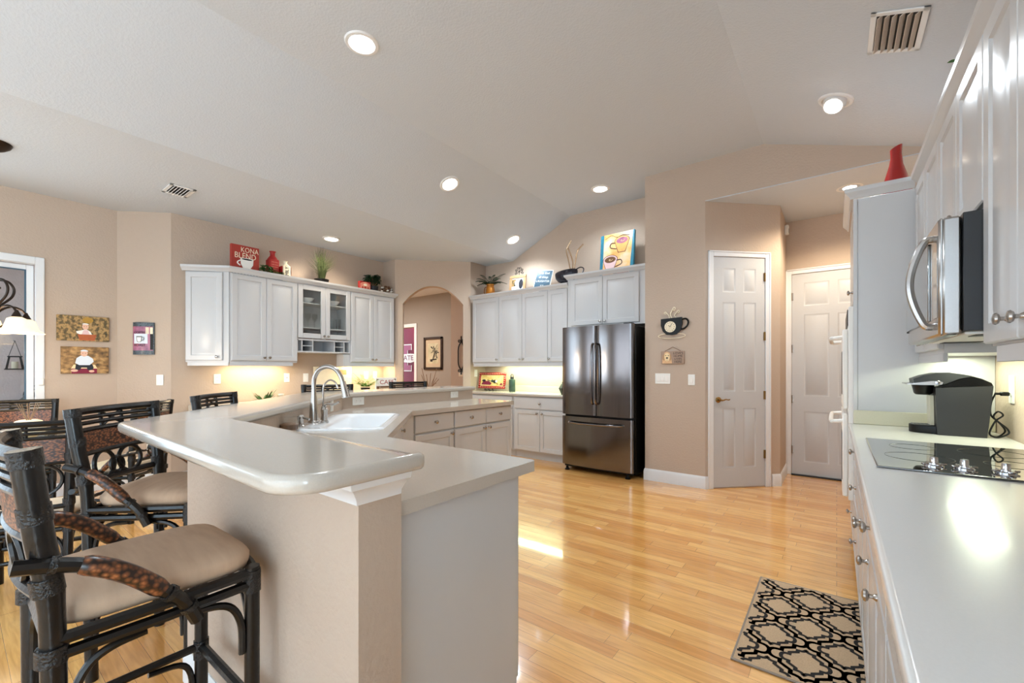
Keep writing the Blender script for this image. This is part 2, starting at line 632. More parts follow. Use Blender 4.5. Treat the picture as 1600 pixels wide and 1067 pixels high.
    def text(s, body, size, cx, cz, y, depth=0.001, sxs=1.0):
        cu = bpy.data.curves.new('t', 'FONT')
        cu.body = body
        cu.size = size
        cu.align_x = 'CENTER'
        cu.align_y = 'CENTER'
        cu.extrude = depth
        cu.resolution_u = 3
        ob = bpy.data.objects.new('t', cu)
        COL.objects.link(ob)
        dg = bpy.context.evaluated_depsgraph_get()
        me = ob.evaluated_get(dg).to_mesh()
        vs = [(cx + v.co.x * sxs, y - v.co.z, cz + v.co.y) for v in me.vertices]
        fs = [list(p.vertices) for p in me.polygons]
        ob.evaluated_get(dg).to_mesh_clear()
        bpy.data.objects.remove(ob)
        bpy.data.curves.remove(cu)
        s.add(vs, fs)

    def build(s, name, parent=None, loc=(0, 0, 0), rz=0.0, sharp=38):
        me = bpy.data.meshes.new(name)
        me.from_pydata(s.v, [], s.f)
        for k in s.mats:
            me.materials.append(MATS[k])
        me.polygons.foreach_set('material_index', s.fm)
        me.polygons.foreach_set('use_smooth', [True] * len(s.f))
        me.update()
        me.set_sharp_from_angle(angle=R(sharp))
        o = bpy.data.objects.new(name, me)
        COL.objects.link(o)
        o.location = loc
        o.rotation_euler = (0, 0, rz)
        if parent:
            o.parent = parent
        return o


def tag(o, label=None, cat=None, group=None, kind=None):
    if label: o['label'] = label
    if cat: o['category'] = cat
    if group: o['group'] = group
    if kind: o['kind'] = kind
    return o


def thing(name, label, cat, loc=(0, 0, 0), rz=0.0, group=None):
    o = bpy.data.objects.new(name, None)
    o.empty_display_size = 0.1
    COL.objects.link(o)
    o.location = loc
    o.rotation_euler = (0, 0, rz)
    return tag(o, label, cat, group)


def struct(name, mb, label=None, parent=None, **k):
    o = mb.build(name, parent, **k)
    if not parent:
        o['kind'] = 'structure'
    if label:
        o['label'] = label
        o['category'] = name.split('_')[0]
    return o


def copy_tree(o, parent=None):
    c = o.copy()
    COL.objects.link(c)
    if parent:
        c.parent = parent
    for ch in [x for x in COL.objects if x.parent == o]:
        copy_tree(ch, c)
    return c


def spline(pts, n=6):
    P = [Vector(p) for p in pts]
    P = [P[0] * 2 - P[1]] + P + [P[-1] * 2 - P[-2]]
    out = []
    for i in range(1, len(P) - 2):
        for k in range(n):
            t = k / n
            a, b, c, d = P[i - 1], P[i], P[i + 1], P[i + 2]
            out.append(0.5 * ((2 * b) + (c - a) * t + (2 * a - 5 * b + 4 * c - d) * t * t + (3 * b - a - 3 * c + d) * t ** 3))
    out.append(P[-2])
    return out


def rot(deg, axis):
    return Matrix.Rotation(R(deg), 4, axis)


def tr(x, y, z):
    return Matrix.Translation((x, y, z))


S2 = 2 ** 0.5
# ------------------------------------------------------------------ room shell
ZC = 2.95      # flat ceiling
ZV = 3.44      # vault
mb = MB('floor')
mb.box(-11.8, -3.4, -0.08, 3.4, 9.4, 0)
struct('floor', mb)

mb = MB('ceiling')
mb.prism([(-6.4, -3.4), (-4.05, -3.4), (-4.05, 5.5), (-4.6, 5.5), (-4.6, 5.02), (-5.46, 4.19), (-5.9, 4.19), (-5.9, 1.4), (-6.4, 1.0)], ZC, ZC + .12)
for (xa, za, xb, zb) in ((-4.05, ZC, -3.02, ZV), (-3.02, ZV, -.57, ZV + .012), (-.57, ZV + .012, .9, 2.962), (.9, 2.962, 3.4, 2.95)):
    y1 = 5.5
    vs = [(xa, -3.4, za), (xb, -3.4, zb), (xb, y1, zb), (xa, y1, za)]
    vs += [(x, y, z + .12) for x, y, z in vs]
    mb.add(vs, [(0, 3, 2, 1), (4, 5, 6, 7), (0, 1, 5, 4), (2, 3, 7, 6), (0, 4, 7, 3), (1, 2, 6, 5)])
struct('ceiling', mb, sharp=10)
mb = MB('ceiling')
mb.box(-1.3, 4.801, 3.02, .9, 6.3, 3.029)
struct('trim_1', mb)     # lowered ceiling over the two doors


def wall(name, pts, z0, z1, mat='wall'):
    m_ = MB(mat)
    m_.prism(pts, z0, z1)
    return struct(name, m_)


# window wall (x=-6.13) with the tall window opening y -2.6..0.53
mb = MB('wall')
mb.box(-6.28, .53, 0, -6.13, 1.10, 3.05)
mb.box(-6.28, -2.6, 2.29, -6.13, .53, 3.05)
mb.box(-6.28, -3.3, 0, -6.13, -2.6, 3.05)
mb.box(-6.28, -2.6, 0, -6.13, .53, 0.08)
struct('wall_window', mb)
wall('wall_pier', [(-6.28, 1.095), (-6.13, 1.085), (-5.74, 1.452), (-5.88, 1.452)], 0, 3.05)
wall('wall_left', [(-5.74, 1.453), (-5.74, 4.17), (-5.88, 4.31), (-5.88, 1.453)], 0, 3.05)
wall('wall_left_return', [(-5.74, 4.17), (-5.437, 4.17), (-5.54, 4.275), (-5.88, 4.31)], 0, 3.05)
# arch wall, local frame: x along the wall, front at y=0
AX, AY = -5.437, 4.17
AL = math.hypot(-4.62 + 5.437, 4.995 - 4.17)
mb = MB('wall')
arch = []
a0, a1, zs, za = .115, 1.045, 2.27, 2.555
for i in range(17):
    t = i / 16
    h = zs + (za - zs) * (1 - abs(2 * t - 1) ** 2.1)
    arch.append((a0 + (a1 - a0) * t, h))
pts = [(0, 0), (a0, 0)] + arch + [(a1, 0), (AL, 0), (AL, 3.05), (0, 3.05)]
mb.T = Matrix(((1, 0, 0, 0), (0, 0, -1, .15), (0, 1, 0, 0), (0, 0, 0, 1)))
mb.prism(pts, 0, .15)
struct('wall_arch', mb, loc=(AX, AY, 0), rz=R(45))
wall('wall_right_return', [(-4.62, 4.995), (-4.62, 5.36), (-4.75, 5.36), (-4.75, 5.09)], 0, 3.05)
wall('wall_back', [(-4.75, 5.36), (-1.6, 5.36), (-1.6, 5.5), (-4.75, 5.5)], 0, 3.6)
# fridge alcove side and clock wall with the wide opening to the pantry hall
mb = MB('wall')
mb.prism([(-1.74, 4.80), (-1.10, 4.80), (-1.10, 4.93), (-1.60, 4.93), (-1.60, 5.36), (-1.74, 5.36)], 0, 3.6)
mb.box(-1.10, 4.80, 3.03, 3.2, 4.93, 3.6)
struct('wall_clock', mb)
wall('wall_pantry', [(-1.10, 4.80), (-.485, 5.415), (-.485, 6.10), (-.62, 6.10), (-.62, 5.47), (-1.10, 4.98)], 0, 3.1)
wall('wall_hall_end', [(-.62, 6.10), (.9, 6.10), (.9, 6.24), (-.62, 6.24)], 0, 3.1)
wall('wall_right', [(.70, 6.10), (.70, -.55), (.84, -.55), (.84, 6.10)], 0, 3.1)
wall('wall_niche', [(.84, -.55), (3.2, -.55), (3.2, -.42), (.84, -.42)], 0, 3.1)
# walls behind the camera, with window openings
mb = MB('wall_south')
for (xa, xb, za, zb) in ((-6.28, -5.3, 0, 3.6), (-5.3, 1.9, 2.45, 3.6), (-5.3, 1.9, 0, .25), (-2.5, -2.0, .25, 2.45), (.8, 1.9, .25, 2.45),
                         (1.9, 3.3, 0, 3.6)):
    mb.box(xa, -3.45, za, xb, -3.3, zb)
struct('wall_south', mb)
mb = MB('ceiling')
mb.box(-9.5, -11.0, 2.62, 7.0, -3.46, 2.72)
struct('trim_7', mb)  # unseen lanai roof, added to keep sun out of the south windows
mb = MB('ceiling')
mb.box(-11.8, -3.44, 3.64, 3.4, 9.4, 3.72)
struct('trim_8', mb)     # unseen slab over the whole house, added to stop sun leaking through gaps
mb = MB('wall_south')
for (ya, yb, za_, zb_) in ((-3.45, -3.0, 0, 3.6), (-.8, -.42, 0, 3.6), (-3.0, -.8, 0, .3), (-3.0, -.8, 2.4, 3.6)):
    mb.box(3.2, ya, za_, 3.34, yb, zb_)
struct('wall_east', mb)  # the window opening here is invented, cut to carry the east fill
wall('wall_lanai_side', [(3.3, -3.45), (10, -3.45), (10, -3.6), (3.3, -3.6)], 0, 3.0, 'wall_south')  # unseen wall added to block low sun from the east opening
mb = MB('ceiling')
mb.box(3.34, -3.44, 2.62, 10, 0, 2.72)
struct('trim_9', mb)     # invented porch roof out of view, added to shade the east opening

# base boards
BB = [(0, 0), (.014, 0), (.014, .10), (.009, .118), (.004, .13), (0, .13)]


def board(name, path):
    m_ = MB('trim')
    m_.sweep(path, BB)
    struct(name, m_)


board('baseboard_clock', [(-1.745, 4.86), (-1.74, 4.80), (-1.10, 4.80), (-1.072, 4.828)])
board('baseboard_pantry', [(-.555, 5.345), (-.485, 5.415), (-.485, 6.08)])
board('baseboard_left', [(-5.74, 1.6), (-5.74, 1.452), (-6.13, 1.085), (-6.13, .57)][::-1])

# ------------------------------------------------------------------ doors


def six_panel(name, w_, h_, loc, rz, panels, hinge_x, hinge_zs, lever=None):
    root = bpy.data.objects.new(name, None)
    COL.objects.link(root)
    root.location = loc
    root.rotation_euler = (0, 0, rz)
    root['kind'] = 'structure'
    c = MB('trim')
    cw = .058
    prof_ = .018
    for (xa, xb, za, zb) in ((-cw, 0, 0, h_ + cw), (w_, w_ + cw, 0, h_ + cw), (0, w_, h_, h_ + cw)):
        c.box(xa, -prof_, za, xb, 0, zb, .004)
    for (xa, xb, za, zb) in ((-cw, -cw + .016, 0, h_ + cw), (w_ + cw - .016, w_ + cw, 0, h_ + cw), (-cw, w_ + cw, h_ + cw - .016, h_ + cw)):
        c.box(xa, -prof_ - .008, za, xb, -prof_ + .002, zb, .004)
    c.build('casing', root)
    l = MB('door')
    pr = ((0, 0), (.010, .005), (.016, .005), (.03, -.0015))
    l.slab(.003, w_ - .003, .012, h_ - .003, -.006, .006, panels, pr, .002)
    l.build('door_leaf', root)
    for z in hinge_zs:
        m_ = MB('brass' if name == 'door_1' else 'nickel')
        m_.tube([(hinge_x, -.014, z - .045), (hinge_x, -.014, z + .045)], .007, 8)
        m_.box(hinge_x - .012, -.0105, z - .045, hinge_x + .012, -.006, z + .045, .001)
        m_.build('hinge', root)
    if lever:
        x, z = lever
        m_ = MB('brass')
        m_.lathe([(.03, 0), (.031, .006), (.022, .012), (.011, .016), (.010, .04), (.013, .045), (0, .046)], (x, -.006, z), 16, 'y')
        m_.tube(spline([(x, -.048, z), (x + .03, -.052, z - .003), (x + .06, -.05, z + .006), (x + .09, -.05, z + .0), (x + .105, -.05, z + .006)], 4),
                [.0095] * 4 + [.008] * 4 + [.006] * 9, 8)
        m_.build('handle', root)
    return root


# pantry door on the diagonal wall (frame x along wall from the clock-wall end)
k = .083


def pan(cols, rows):
    return [(a, b, c, d) for (a, b) in cols for (c, d) in rows]


six_panel('door_1', .60, 2.445, (-1.10 + .062, 4.80 + .062, 0), R(45),
          pan([(.108, .255), (.345, .492)], [(.215, .845), (1.02, 1.965), (2.07, 2.325)]), .592, (.35, .98, 1.61, 2.24), (.055, .935))
six_panel('door_2', .80, 2.385, (-.43, 6.098, 0), 0, pan([(.122, .364), (.44, .68)], [(.165, .76), (.94, 1.90), (2.0, 2.275)]), .006, (.3, .9, 1.5, 2.12))
mb = MB('black')
mb.box(-.43, 6.05, .0005, .37, 6.09, .012)
struct('trim_2', mb)     # dark threshold under the second door

# ------------------------------------------------------------------ window left of the table, lanai behind
root = bpy.data.objects.new('window_1', None)
COL.objects.link(root)
root['kind'] = 'structure'
mb = MB('trim')
mb.box(-6.20, .50, .08, -6.115, .56, 2.335, .004)
mb.box(-6.20, -2.6, 2.265, -6.115, .50, 2.335, .004)
mb.box(-6.20, -.72, .08, -6.13, -.66, 2.265, .003)
mb.box(-6.20, -2.6, .08, -6.115, -2.54, 2.335, .004)
mb.box(-6.20, -2.54, .08, -6.13, .50, .14, .003)
mb.build('window_frame', root)
mb = MB('trim')
mb.box(-6.235, .445, .14, -6.205, .497, 2.262, .003)
mb.box(-6.235, -.66, 2.215, -6.205, .4445, 2.262, .003)
mb.use('slate_blue')
mb.box(-6.238, .436, .14, -6.203, .446, 2.215)
mb.box(-6.238, -.66, 2.207, -6.203, .4355, 2.2155)
mb.build('window_sash', root)
mb = MB('window_glass')
mb.box(-6.224, -2.54, .14, -6.218, .437, 2.21)
mb.build('window_pane', root)
mb = MB('white_p')
mb.box(-6.115, .515, 1.10, -6.095, .555, 1.17, .008)
mb.tube(spline([(-6.10, .545, 1.17), (-6.105, .552, 1.5), (-6.112, .55, 2.2)], 4), .002, 6)
mb.build('cord_winder', root)
wall('wall_lanai', [(-8.4, -3.4), (-8.4, 3.2), (-8.55, 3.2), (-8.55, -3.4)], 0, 3.6, 'wall_lanai')
t = thing('hanging_lantern', 'dark wooden lantern hung by cords on the stucco wall outside the left window', 'lantern', (-8.18, .495, 1.25))
mb = MB('iron')
for sx in (-1, 1):
    for sy in (-1, 1):
        mb.tube([(sx * .07, sy * .07, 0), (sx * .045, sy * .045, .16)], .007, 6)
mb.box(-.085, -.085, 0, .085, .085, .014, .003)
mb.box(-.06, -.06, .155, .06, .06, .17, .003)
mb.build('lantern_frame', t)
mb = MB('cream')
mb.lathe([(.03, .014), (.03, .1), (0, .101)], seg=14)
mb.build('candle', t)
mb = MB('iron')
for sy in (-1, 1):
    mb.tube([(0, sy * .05, .17), (0, 0, .36)], .003, 5)
mb.tube([(0, 0, .36), (-.2, 0, .37)], .004, 5)
mb.build('hanging_cord', t)
t = thing('wall_medallion', 'round dark iron medallion low on the stucco wall outside the left window', 'wall decor', (-8.38, .70, .92))
mb = MB('iron')
for r_ in (.12, .075, .03):
    mb.tube([(0, r_ * cos(a * pi / 10), r_ * sin(a * pi / 10)) for a in range(20)], .006, 6, True)
for a in range(8):
    mb.tube([(0, .02 * cos(a * pi / 4), .02 * sin(a * pi / 4)), (0, .12 * cos(a * pi / 4), .12 * sin(a * pi / 4))], .005, 5)
mb.build('medallion_ring', t)
t = thing('wall_sconce', 'small pale candle sconce high on the stucco wall outside the left window', 'sconce', (-8.36, .71, 1.42))
mb = MB('iron')
mb.tube(spline([(0, 0, 0), (.05, 0, -.03), (.08, 0, .03)], 4), .006, 6)
mb.lathe([(.035, .03), (.035, .036), (0, .037)], (.08, 0, 0), 12)
mb.build('bracket', t)
mb = MB('cream')
mb.lathe([(.026, .036), (.026, .17), (0, .172)], (.08, 0, 0), 12)
mb.build('candle', t)
t = thing('garden_lantern', 'small pale lantern with a peaked roof on a shelf outside the left window', 'lantern', (-8.2, .57, .0))
mb = MB('grout_grey')
mb.box(-.05, -.05, .72, .05, .05, .83, .005)
mb.lathe([(.075, .83), (.03, .88), (.008, .9), (.008, .93), (0, .93)], seg=4)
mb.build('lantern_body', t)
mb = MB('iron')
mb.box(-.12, -.22, .70, .12, .18, .72, .004)
for sx in (-.1, .1):
    for sy in (-.2, .16):
        mb.tube([(sx, sy, 0), (sx, sy, .70)], .008, 6)
mb.build('shelf_stand', t)

# ------------------------------------------------------------------ hall beyond the arch
mb = MB('wall_grey')
mb.box(-8.62, 7.3, 0, -6.2, 7.45, 3.2)
mb.box(-9.5, 7.3, 2.34, -8.62, 7.45, 3.2)
mb.box(-10.4, 7.3, 0, -9.5, 7.45, 3.2)
struct('wall_hall_far', mb)
wall('wall_hall_right', [(-4.75, 5.5), (-4.75, 6.44), (-4.6, 6.44), (-4.6, 5.5)], 0, 3.2)  # closes the open side of the hall, added to block stray sun
wall('wall_hall_near', [(-6.38, 6.3), (-4.75, 6.3), (-4.75, 6.44), (-6.38, 6.44)], 0, 3.2)
wall('wall_hall_left', [(-10.4, 3.9), (-10.4, 7.3), (-10.55, 7.3), (-10.55, 3.9)], 0, 3.2)
wall('wall_hall_side', [(-10.4, 4.19), (-5.9, 4.19), (-5.9, 4.31), (-10.4, 4.31)], 0, 3.2)
mb = MB('ceiling')
mb.prism([(-10.4, 4.4), (-5.55, 4.4), (-4.75, 5.2), (-4.75, 7.4), (-10.4, 7.4)], 3.11, 3.2)
struct('trim_4', mb)     # hall ceiling
mb = MB('trim')
mb.box(-8.71, 7.275, 0, -8.62, 7.3, 2.43, .004)
mb.box(-9.5, 7.275, 2.34, -8.71, 7.3, 2.43, .004)
mb.box(-9.6, 7.275, 0, -9.5, 7.3, 2.43, .004)
struct('trim_5', mb)     # casing of the maroon room's doorway
wall('wall_maroon', [(-11.6, 8.2), (-8.2, 8.2), (-8.2, 8.3), (-11.6, 8.3)], 0, 3.0, 'maroon')
t = thing('wall_emblem', 'large block letter I emblem with a white banner on the maroon wall beyond the arch', 'emblem', (-10.2, 8.19, 1.58))
mb = MB('white_p')


def blockI(m_, g, y):
    W, H, s_, f_ = .27 + g, .37 + g, .10 + g, .09 + g
    z = H
    pts = [(-W, -z), (W, -z), (W, -z + f_ + .06), (s_ + .12, -z + f_ + .06), (s_ + .12, -z + f_ + .02), (s_, -z + f_ + .02), (s_, z - f_ - .02), (s_ + .12, z - f_ - .02),
           (s_ + .12, z - f_ - .06), (W, z - f_ - .06), (W, z)]
    pts += [(-x, q) for x, q in pts[:1:-1]][0:0]
    full = [(-W, -z), (W, -z), (W, -z + f_ + .06), (s_, -z + f_ + .06), (s_, z - f_ - .06), (W, z - f_ - .06), (W, z), (-W, z), (-W, z - f_ - .06), (-s_, z - f_ - .06),
            (-s_, -z + f_ + .06), (-W, -z + f_ + .06)]
    m_.poly(full, y)


blockI(mb, .03, -.004)
mb.use('mauve')
blockI(mb, 0, -.008)
mb.build('block_letter', t)
mb = MB('white_p')
mb.poly([(-.50, -.02), (-.25, .10), (.25, .12), (.52, .10), (.50, -.10), (.25, -.15), (-.25, -.12), (-.48, -.16)], -.012)
mb.use('maroon')
mb.text('STATE', .20, 0.03, -.01, -.014, .001, 1.25)
mb.build('banner', t)
t = thing('framed_picture', 'dark framed palm tree picture on the grey hall wall seen through the arch', 'picture', (-8.0, 7.3, 1.64))
mb = MB('wood_dark')
W, H = .335, .405
for (a, b, c, d) in ((-W, W, -H, -H + .06), (-W, W, H - .06, H), (-W, -W + .06, -H, H), (W - .06, W, -H, H)):
    mb.box(a, -.04, c, b, -.002, d, .008)
mb.build('picture_frame', t)
mb = MB('sand_pic')
mb.poly([(-.28, -.35), (.28, -.35), (.28, .35), (-.28, .35)], -.012)
mb.use('palm_sky')
mb.poly([(-.19, -.25), (.19, -.25), (.19, .25), (-.19, .25)], -.014)
mb.use('ink')
for i in range(14):
    a = i * pi / 7 + .2
    L_ = .09 + .05 * (i % 3)
    cx, cz = .07, .06
    mb.poly([(cx, cz), (cx + L_ * cos(a) + .01, cz + L_ * sin(a)), (cx + L_ * cos(a) - .02, cz + L_ * sin(a) - .03)], -.016)
mb.poly([(.05, .06), (.07, .06), (.02, -.14), (-.02, -.14)], -.016)
mb.poly([(-.12, -.15), (.1, -.13), (.14, -.16), (-.1, -.18)], -.016)
mb.ell(-.06, -.19, .05, .016, -.016)
mb.build('print', t)
t = thing('iron_wall_hanging', 'tall curled black iron hanging on the beige wall beyond the arch', 'wall decor', (-6.07, 6.29, 1.52))
mb = MB('iron')
for s_ in (-1, 1):
    mb.tube(spline([(0, 0, .30), (s_ * .07, -.01, .18), (s_ * .08, -.01, 0), (s_ * .07, -.01, -.18), (0, 0, -.30)], 5), .012, 6)
    for z in (.30, -.30):
        mb.tube(spline([(0, 0, z), (s_ * .05, -.01, z * 1.08), (s_ * .075, -.01, z * 1.02), (s_ * .06, -.01, z * .93), (s_ * .03, -.01, z * .98)], 4), .010, 6)
mb.tube([(0, -.005, .30), (0, -.005, .40)], .012, 6)
mb.tube([(0, -.005, -.30), (0, -.005, -.38)], .012, 6)
mb.build('scroll', t)
t = thing('twig_vase', 'bare pale twigs in a tall vase on the hall floor seen through the arch', 'vase', (-6.72, 6.0, 0))
mb = MB('wood_brown')
mb.lathe([(.09, 0), (.12, .1), (.13, .4), (.08, .62), (.06, .72), (.075, .78)], seg=16)
mb.build('vase_body', t)
mb = MB('twig')
for i in range(11):
    a = random.uniform(0, 2 * pi)
    q = random.uniform(.08, .26)
    h = random.uniform(.95, 1.28)
    mb.tube(spline([(0, 0, .7), (q * .4 * cos(a), q * .4 * sin(a), .9), (q * cos(a), q * sin(a), h)], 4), .006, 5)
mb.build('twigs', t)

# ------------------------------------------------------------------ cabinet kit (local: x along, front at y=0 facing -y)


def knob(parent, x, z, y=0.0, name='knob'):
    m_ = MB('nickel')
    m_.lathe([(.010, 0), (.009, .004), (.0055, .009), (.006, .016), (.013, .019), (.0165, .024), (.0145, .029), (.006, .032), (0, .032)], (x, y, z), 14, 'y')
    return m_.build(name, parent)


def cab_door(parent, x0, x1, z0, z1, kx=None, kz=None, st=.055, name='door', flat=False):
    m_ = MB('cab')
    ps = [] if flat else [(x0 + st, x1 - st, z0 + st, z1 - st)]
    m_.slab(x0, x1, z0, z1, 0, .02, ps, r=.005)
    d = m_.build(name, parent)
    if kx is not None:
        knob(d, kx, kz)
    return d


def carcass(parent, x0, x1, z0, z1, dep, name='cabinet_body', y0=.021):
    m_ = MB('cab')
    m_.box(x0, y0, z0, x1, dep, z1, .001)
    return m_.build(name, parent)


CROWN = [(0, 0), (.006, 0), (.010, .012), (.022, .026), (.034, .038), (.036, .055), (.036, .062), (0, .062)]


def crown(label, path, z, name='crown_moulding'):
    m_ = MB('cab')
    m_.sweep(path, [(o, z + h) for o, h in CROWN])
    return tag(m_.build(name), label, 'moulding')


G = .0015
# ---- left run (x face = -5.40, facing +x): local x -> +y
LX = -5.395


def left_unit(name, label, y0, y1, z0=1.355, z1=2.338):
    return thing(name, label, 'cabinet', (LX, y0, 0), R(90))


t = left_unit('wall_cabinet', 'white two-door wall cabinet on the left wall, nearest the angled end cabinet', 1.90, 2.65)
carcass(t, 0.001, .749, 1.335, 2.345, .34)
cab_door(t, .012 + G, .382 - G, 1.355, 2.335, .352, 1.395)
cab_door(t, .382 + G, .748 - G, 1.355, 2.335, .412, 1.395)
mb = MB('cab')
mb.box(0, .018, 1.295, .70, .034, 1.335, .002)
mb.build('light_valance', t)
t = left_unit('wall_cabinet', 'white two-door wall cabinet on the left wall, right of the glass-door cabinet', 3.39, 4.13)
carcass(t, 0.001, .745, 1.335, 2.345, .34)
cab_door(t, .004 + G, .366 - G, 1.355, 2.335, .336, 1.395)
cab_door(t, .366 + G, .728 - G, 1.355, 2.335, .396, 1.395)
mb = MB('cab')
mb.box(0, .018, 1.295, .745, .034, 1.335, .002)
mb.prism([(0.0, .03), (-.10, .03), (-.10, .20), (0, .20)], 1.295, 1.46)
mb.build('light_valance', t)
t = left_unit('glass_cabinet', 'white wall cabinet with two glass doors above open cubbies on the left wall', 2.65, 3.39)
mb = MB('cab')
Wg = .738
mb.box(.001, .32, 1.47, Wg, .34, 2.345)
mb.box(.001, .021, 1.638, .019, .32, 2.345)
mb.box(Wg - .018, .021, 1.638, Wg, .32, 2.345)
mb.box(.019, .021, 2.325, Wg - .018, .32, 2.345)
mb.box(.019, .021, 1.625, Wg - .018, .32, 1.648)
mb.box(.362, .021, 1.648, .378, .04, 2.325)
mb.build('cabinet_body', t)
for z in (1.80, 2.12):
    mb = MB('cab')
    mb.box(.019, .05, z - .016, Wg - .018, .319, z)
    mb.build('shelf', t)
mb = MB('cab')
mb.box(.001, .018, 1.47, Wg, .32, 1.488, .002)
for x in (.001, .058, .20, .50, .642, Wg - .014):
    mb.box(x, .022, 1.488, x + .013, .319, 1.625)
for (xa, xb) in ((.071, .20), (.513, .642)):
    mb.box(xa, .03, 1.552, xb, .319, 1.561)
mb.build('cubby_rack', t)
for (x0, x1, kx) in ((.006, .369 - G, .341), (.369 + G, .732, .398)):
    m_ = MB('cab')
    st = .062
    for (a, b, c, d) in ((x0, x0 + st, 1.655, 2.335), (x1 - st, x1, 1.655, 2.335), (x0 + st, x1 - st, 1.655, 1.655 + st), (x0 + st, x1 - st, 2.335 - st, 2.335)):
        m_.box(a, 0, c, b, .02, d, .003)
    d_ = m_.build('door', t)
    g_ = MB('cab_glass')
    g_.box(x0 + st - .004, .009, 1.655 + st - .004, x1 - st + .004, .012, 2.335 - st + .004)
    g_.build('glass_pane', d_)
    knob(d_, kx, 1.69)
crown('white crown moulding along the top of the left wall cabinets', [(-5.44, 4.145), (LX - .012, 4.145), (LX - .012, 1.893), (-5.735, 1.548)][::-1], 2.345)
# angled end cabinet
t = thing('end_cabinet', 'narrow angled white wall cabinet closing the left end of the run', 'cabinet', (-5.722, 1.555, 0), R(45))
mb = MB('cab')
mb.prism([(.012, .021), (.455, .021), (.455, .20), (.40, .20), (.015, .07)], 1.335, 2.345)
mb.build('cabinet_body', t)
cab_door(t, .02, .395, 1.355, 2.335, .345, 1.395)
mb = MB('cab')
mb.box(.035, .01, 1.295, .455, .026, 1.335, .002)
mb.build('light_valance', t)

# ---- back run (face y = 4.985)
BY = 4.985


def back_unit(label, x0, doors, x1):
    t_ = thing('wall_cabinet', label, 'cabinet', (x0, BY, 0), 0)
    carcass(t_, .001, x1 - x0 - .001, 1.335, 2.345, .36)
    for (a, b, kx) in doors:
        cab_door(t_, a - x0 + G, b - x0 - G, 1.358, 2.335, kx - x0, 1.40)
    m2 = MB('cab')
    m2.box(.012 if x0 < -4.5 else 0, .015, 1.295, x1 - x0, .032, 1.335, .002)
    m2.build('light_valance', t_)
    return t_


back_unit('white single-door wall cabinet in the corner right of the arch', -4.575, [(-4.57, -4.036, -4.07)], -4.036)
back_unit('white two-door wall cabinet in the middle of the back run', -4.036, [(-4.036, -3.609, -3.64), (-3.609, -3.174, -3.578)], -3.174)
back_unit('white single-door wall cabinet beside the cabinet over the fridge', -3.174, [(-3.174, -2.862, -3.143)], -2.862)
crown('white crown moulding along the top of the back wall cabinets', [(-4.615, BY + .01), (-2.85, BY + .01)][::1], 2.345)
t = thing('fridge_cabinet', 'white two-door cabinet above the refrigerator', 'cabinet', (-2.855, 4.965, 0), 0)
carcass(t, 0, 1.112, 1.80, 2.44, .39)
cab_door(t, .06, .512 - G, 1.825, 2.425, .482, 1.86)
cab_door(t, .512 + G, .98, 1.825, 2.425, .542, 1.86)
crown('white crown moulding on the cabinet above the refrigerator', [(-2.855, 5.3), (-2.855, 4.975), (-1.745, 4.975)], 2.44)


# ---- base cabinet kit
def base_body(t_, x0, x1, dep, toe=.075):
    m_ = MB('cab')
    m_.box(x0 + .001, .021, .10, x1 - .001, dep, .872, .001)
    m_.build('cabinet_body', t_)
    m_ = MB('cab')
    m_.box(x0 + .001, toe, 0, x1 - .001, toe + .015, .10)
    m_.build('toe_kick', t_)


t = thing('base_cabinet', 'white base cabinet with one drawer over two doors left of the refrigerator', 'cabinet', (-3.70, 4.89, 0), 0)
base_body(t, 0, .91, .46)
cab_door(t, .03, .90, .70, .862, .47, .78, name='drawer', flat=True)
cab_door(t, .03, .46 - G, .115, .685, .42, .645)
cab_door(t, .46 + G, .90, .115, .685, .505, .645)
t = thing('base_cabinet', 'white base cabinet behind the island end, below the red framed picture', 'cabinet', (-4.60, 4.89, 0), 0)
base_body(t, 0, .898, .46)
cab_door(t, .01, .885, .70, .862, None, None, name='drawer', flat=True)
cab_door(t, .01, .447, .115, .685, .41, .645)
cab_door(t, .45, .885, .115, .685, .49, .645)
mb = MB('counter')
mb.bull([(-4.612, 4.862), (-2.80, 4.862), (-2.80, 5.352), (-4.612, 5.352)], .875, .914, .012)
mb.box(-4.60, 5.335, .914, -2.80, 5.352, 1.0, .003)
tag(mb.build('countertop'), 'beige speckled worktop along the back wall left of the refrigerator', 'countertop')

# ---- right run: face x = .085 facing -x, local x -> -y


def right_base(label, y1, y0, fronts):
    t_ = thing('base_cabinet', label, 'cabinet', (.085, y1, 0), R(-90))
    base_body(t_, 0, y1 - y0, .60)
    for f in fronts:
        cab_door(t_, *f)
    return t_


right_base('white drawer base cabinet on the right run, beside the oven tower', 3.49, 2.75,
           [(.01, .73, .70, .862, .445, .80, .055, 'drawer', True), (.01, .73, .42, .685, .445, .60, .05, 'drawer'), (.01, .73, .115, .405, .445, .30, .05, 'drawer')])
right_base('white base cabinet with two doors on the right run, under the black cooktop', 2.75, 1.99,
           [(.01, .75, .70, .862, None, None, .055, 'drawer', True), (.01, .38 - G, .115, .685, .345, .60), (.38 + G, .75, .115, .685, .415, .60)])
right_base('white base cabinet on the right run, just nearer than the cooktop', 1.99, 1.23,
           [(.01, .75, .70, .862, .37, .80, .055, 'drawer', True), (.01, .38 - G, .115, .685, .11, .61), (.38 + G, .75, .115, .685, .51, .66)])
right_base('white base cabinet on the right run, nearest the camera', 1.23, .40,
           [(.01, .82, .70, .862, .44, .80, .055, 'drawer', True), (.01, .41 - G, .115, .685, .38, .62), (.41 + G, .82, .115, .685, .45, .62)])
right_base('white base cabinet on the right run, beside where the camera stands', .40, -.45,
           [(.01, .84, .70, .862, .42, .80, .055, 'drawer', True), (.01, .42 - G, .115, .685, .38, .62), (.42 + G, .84, .115, .685, .46, .62)])
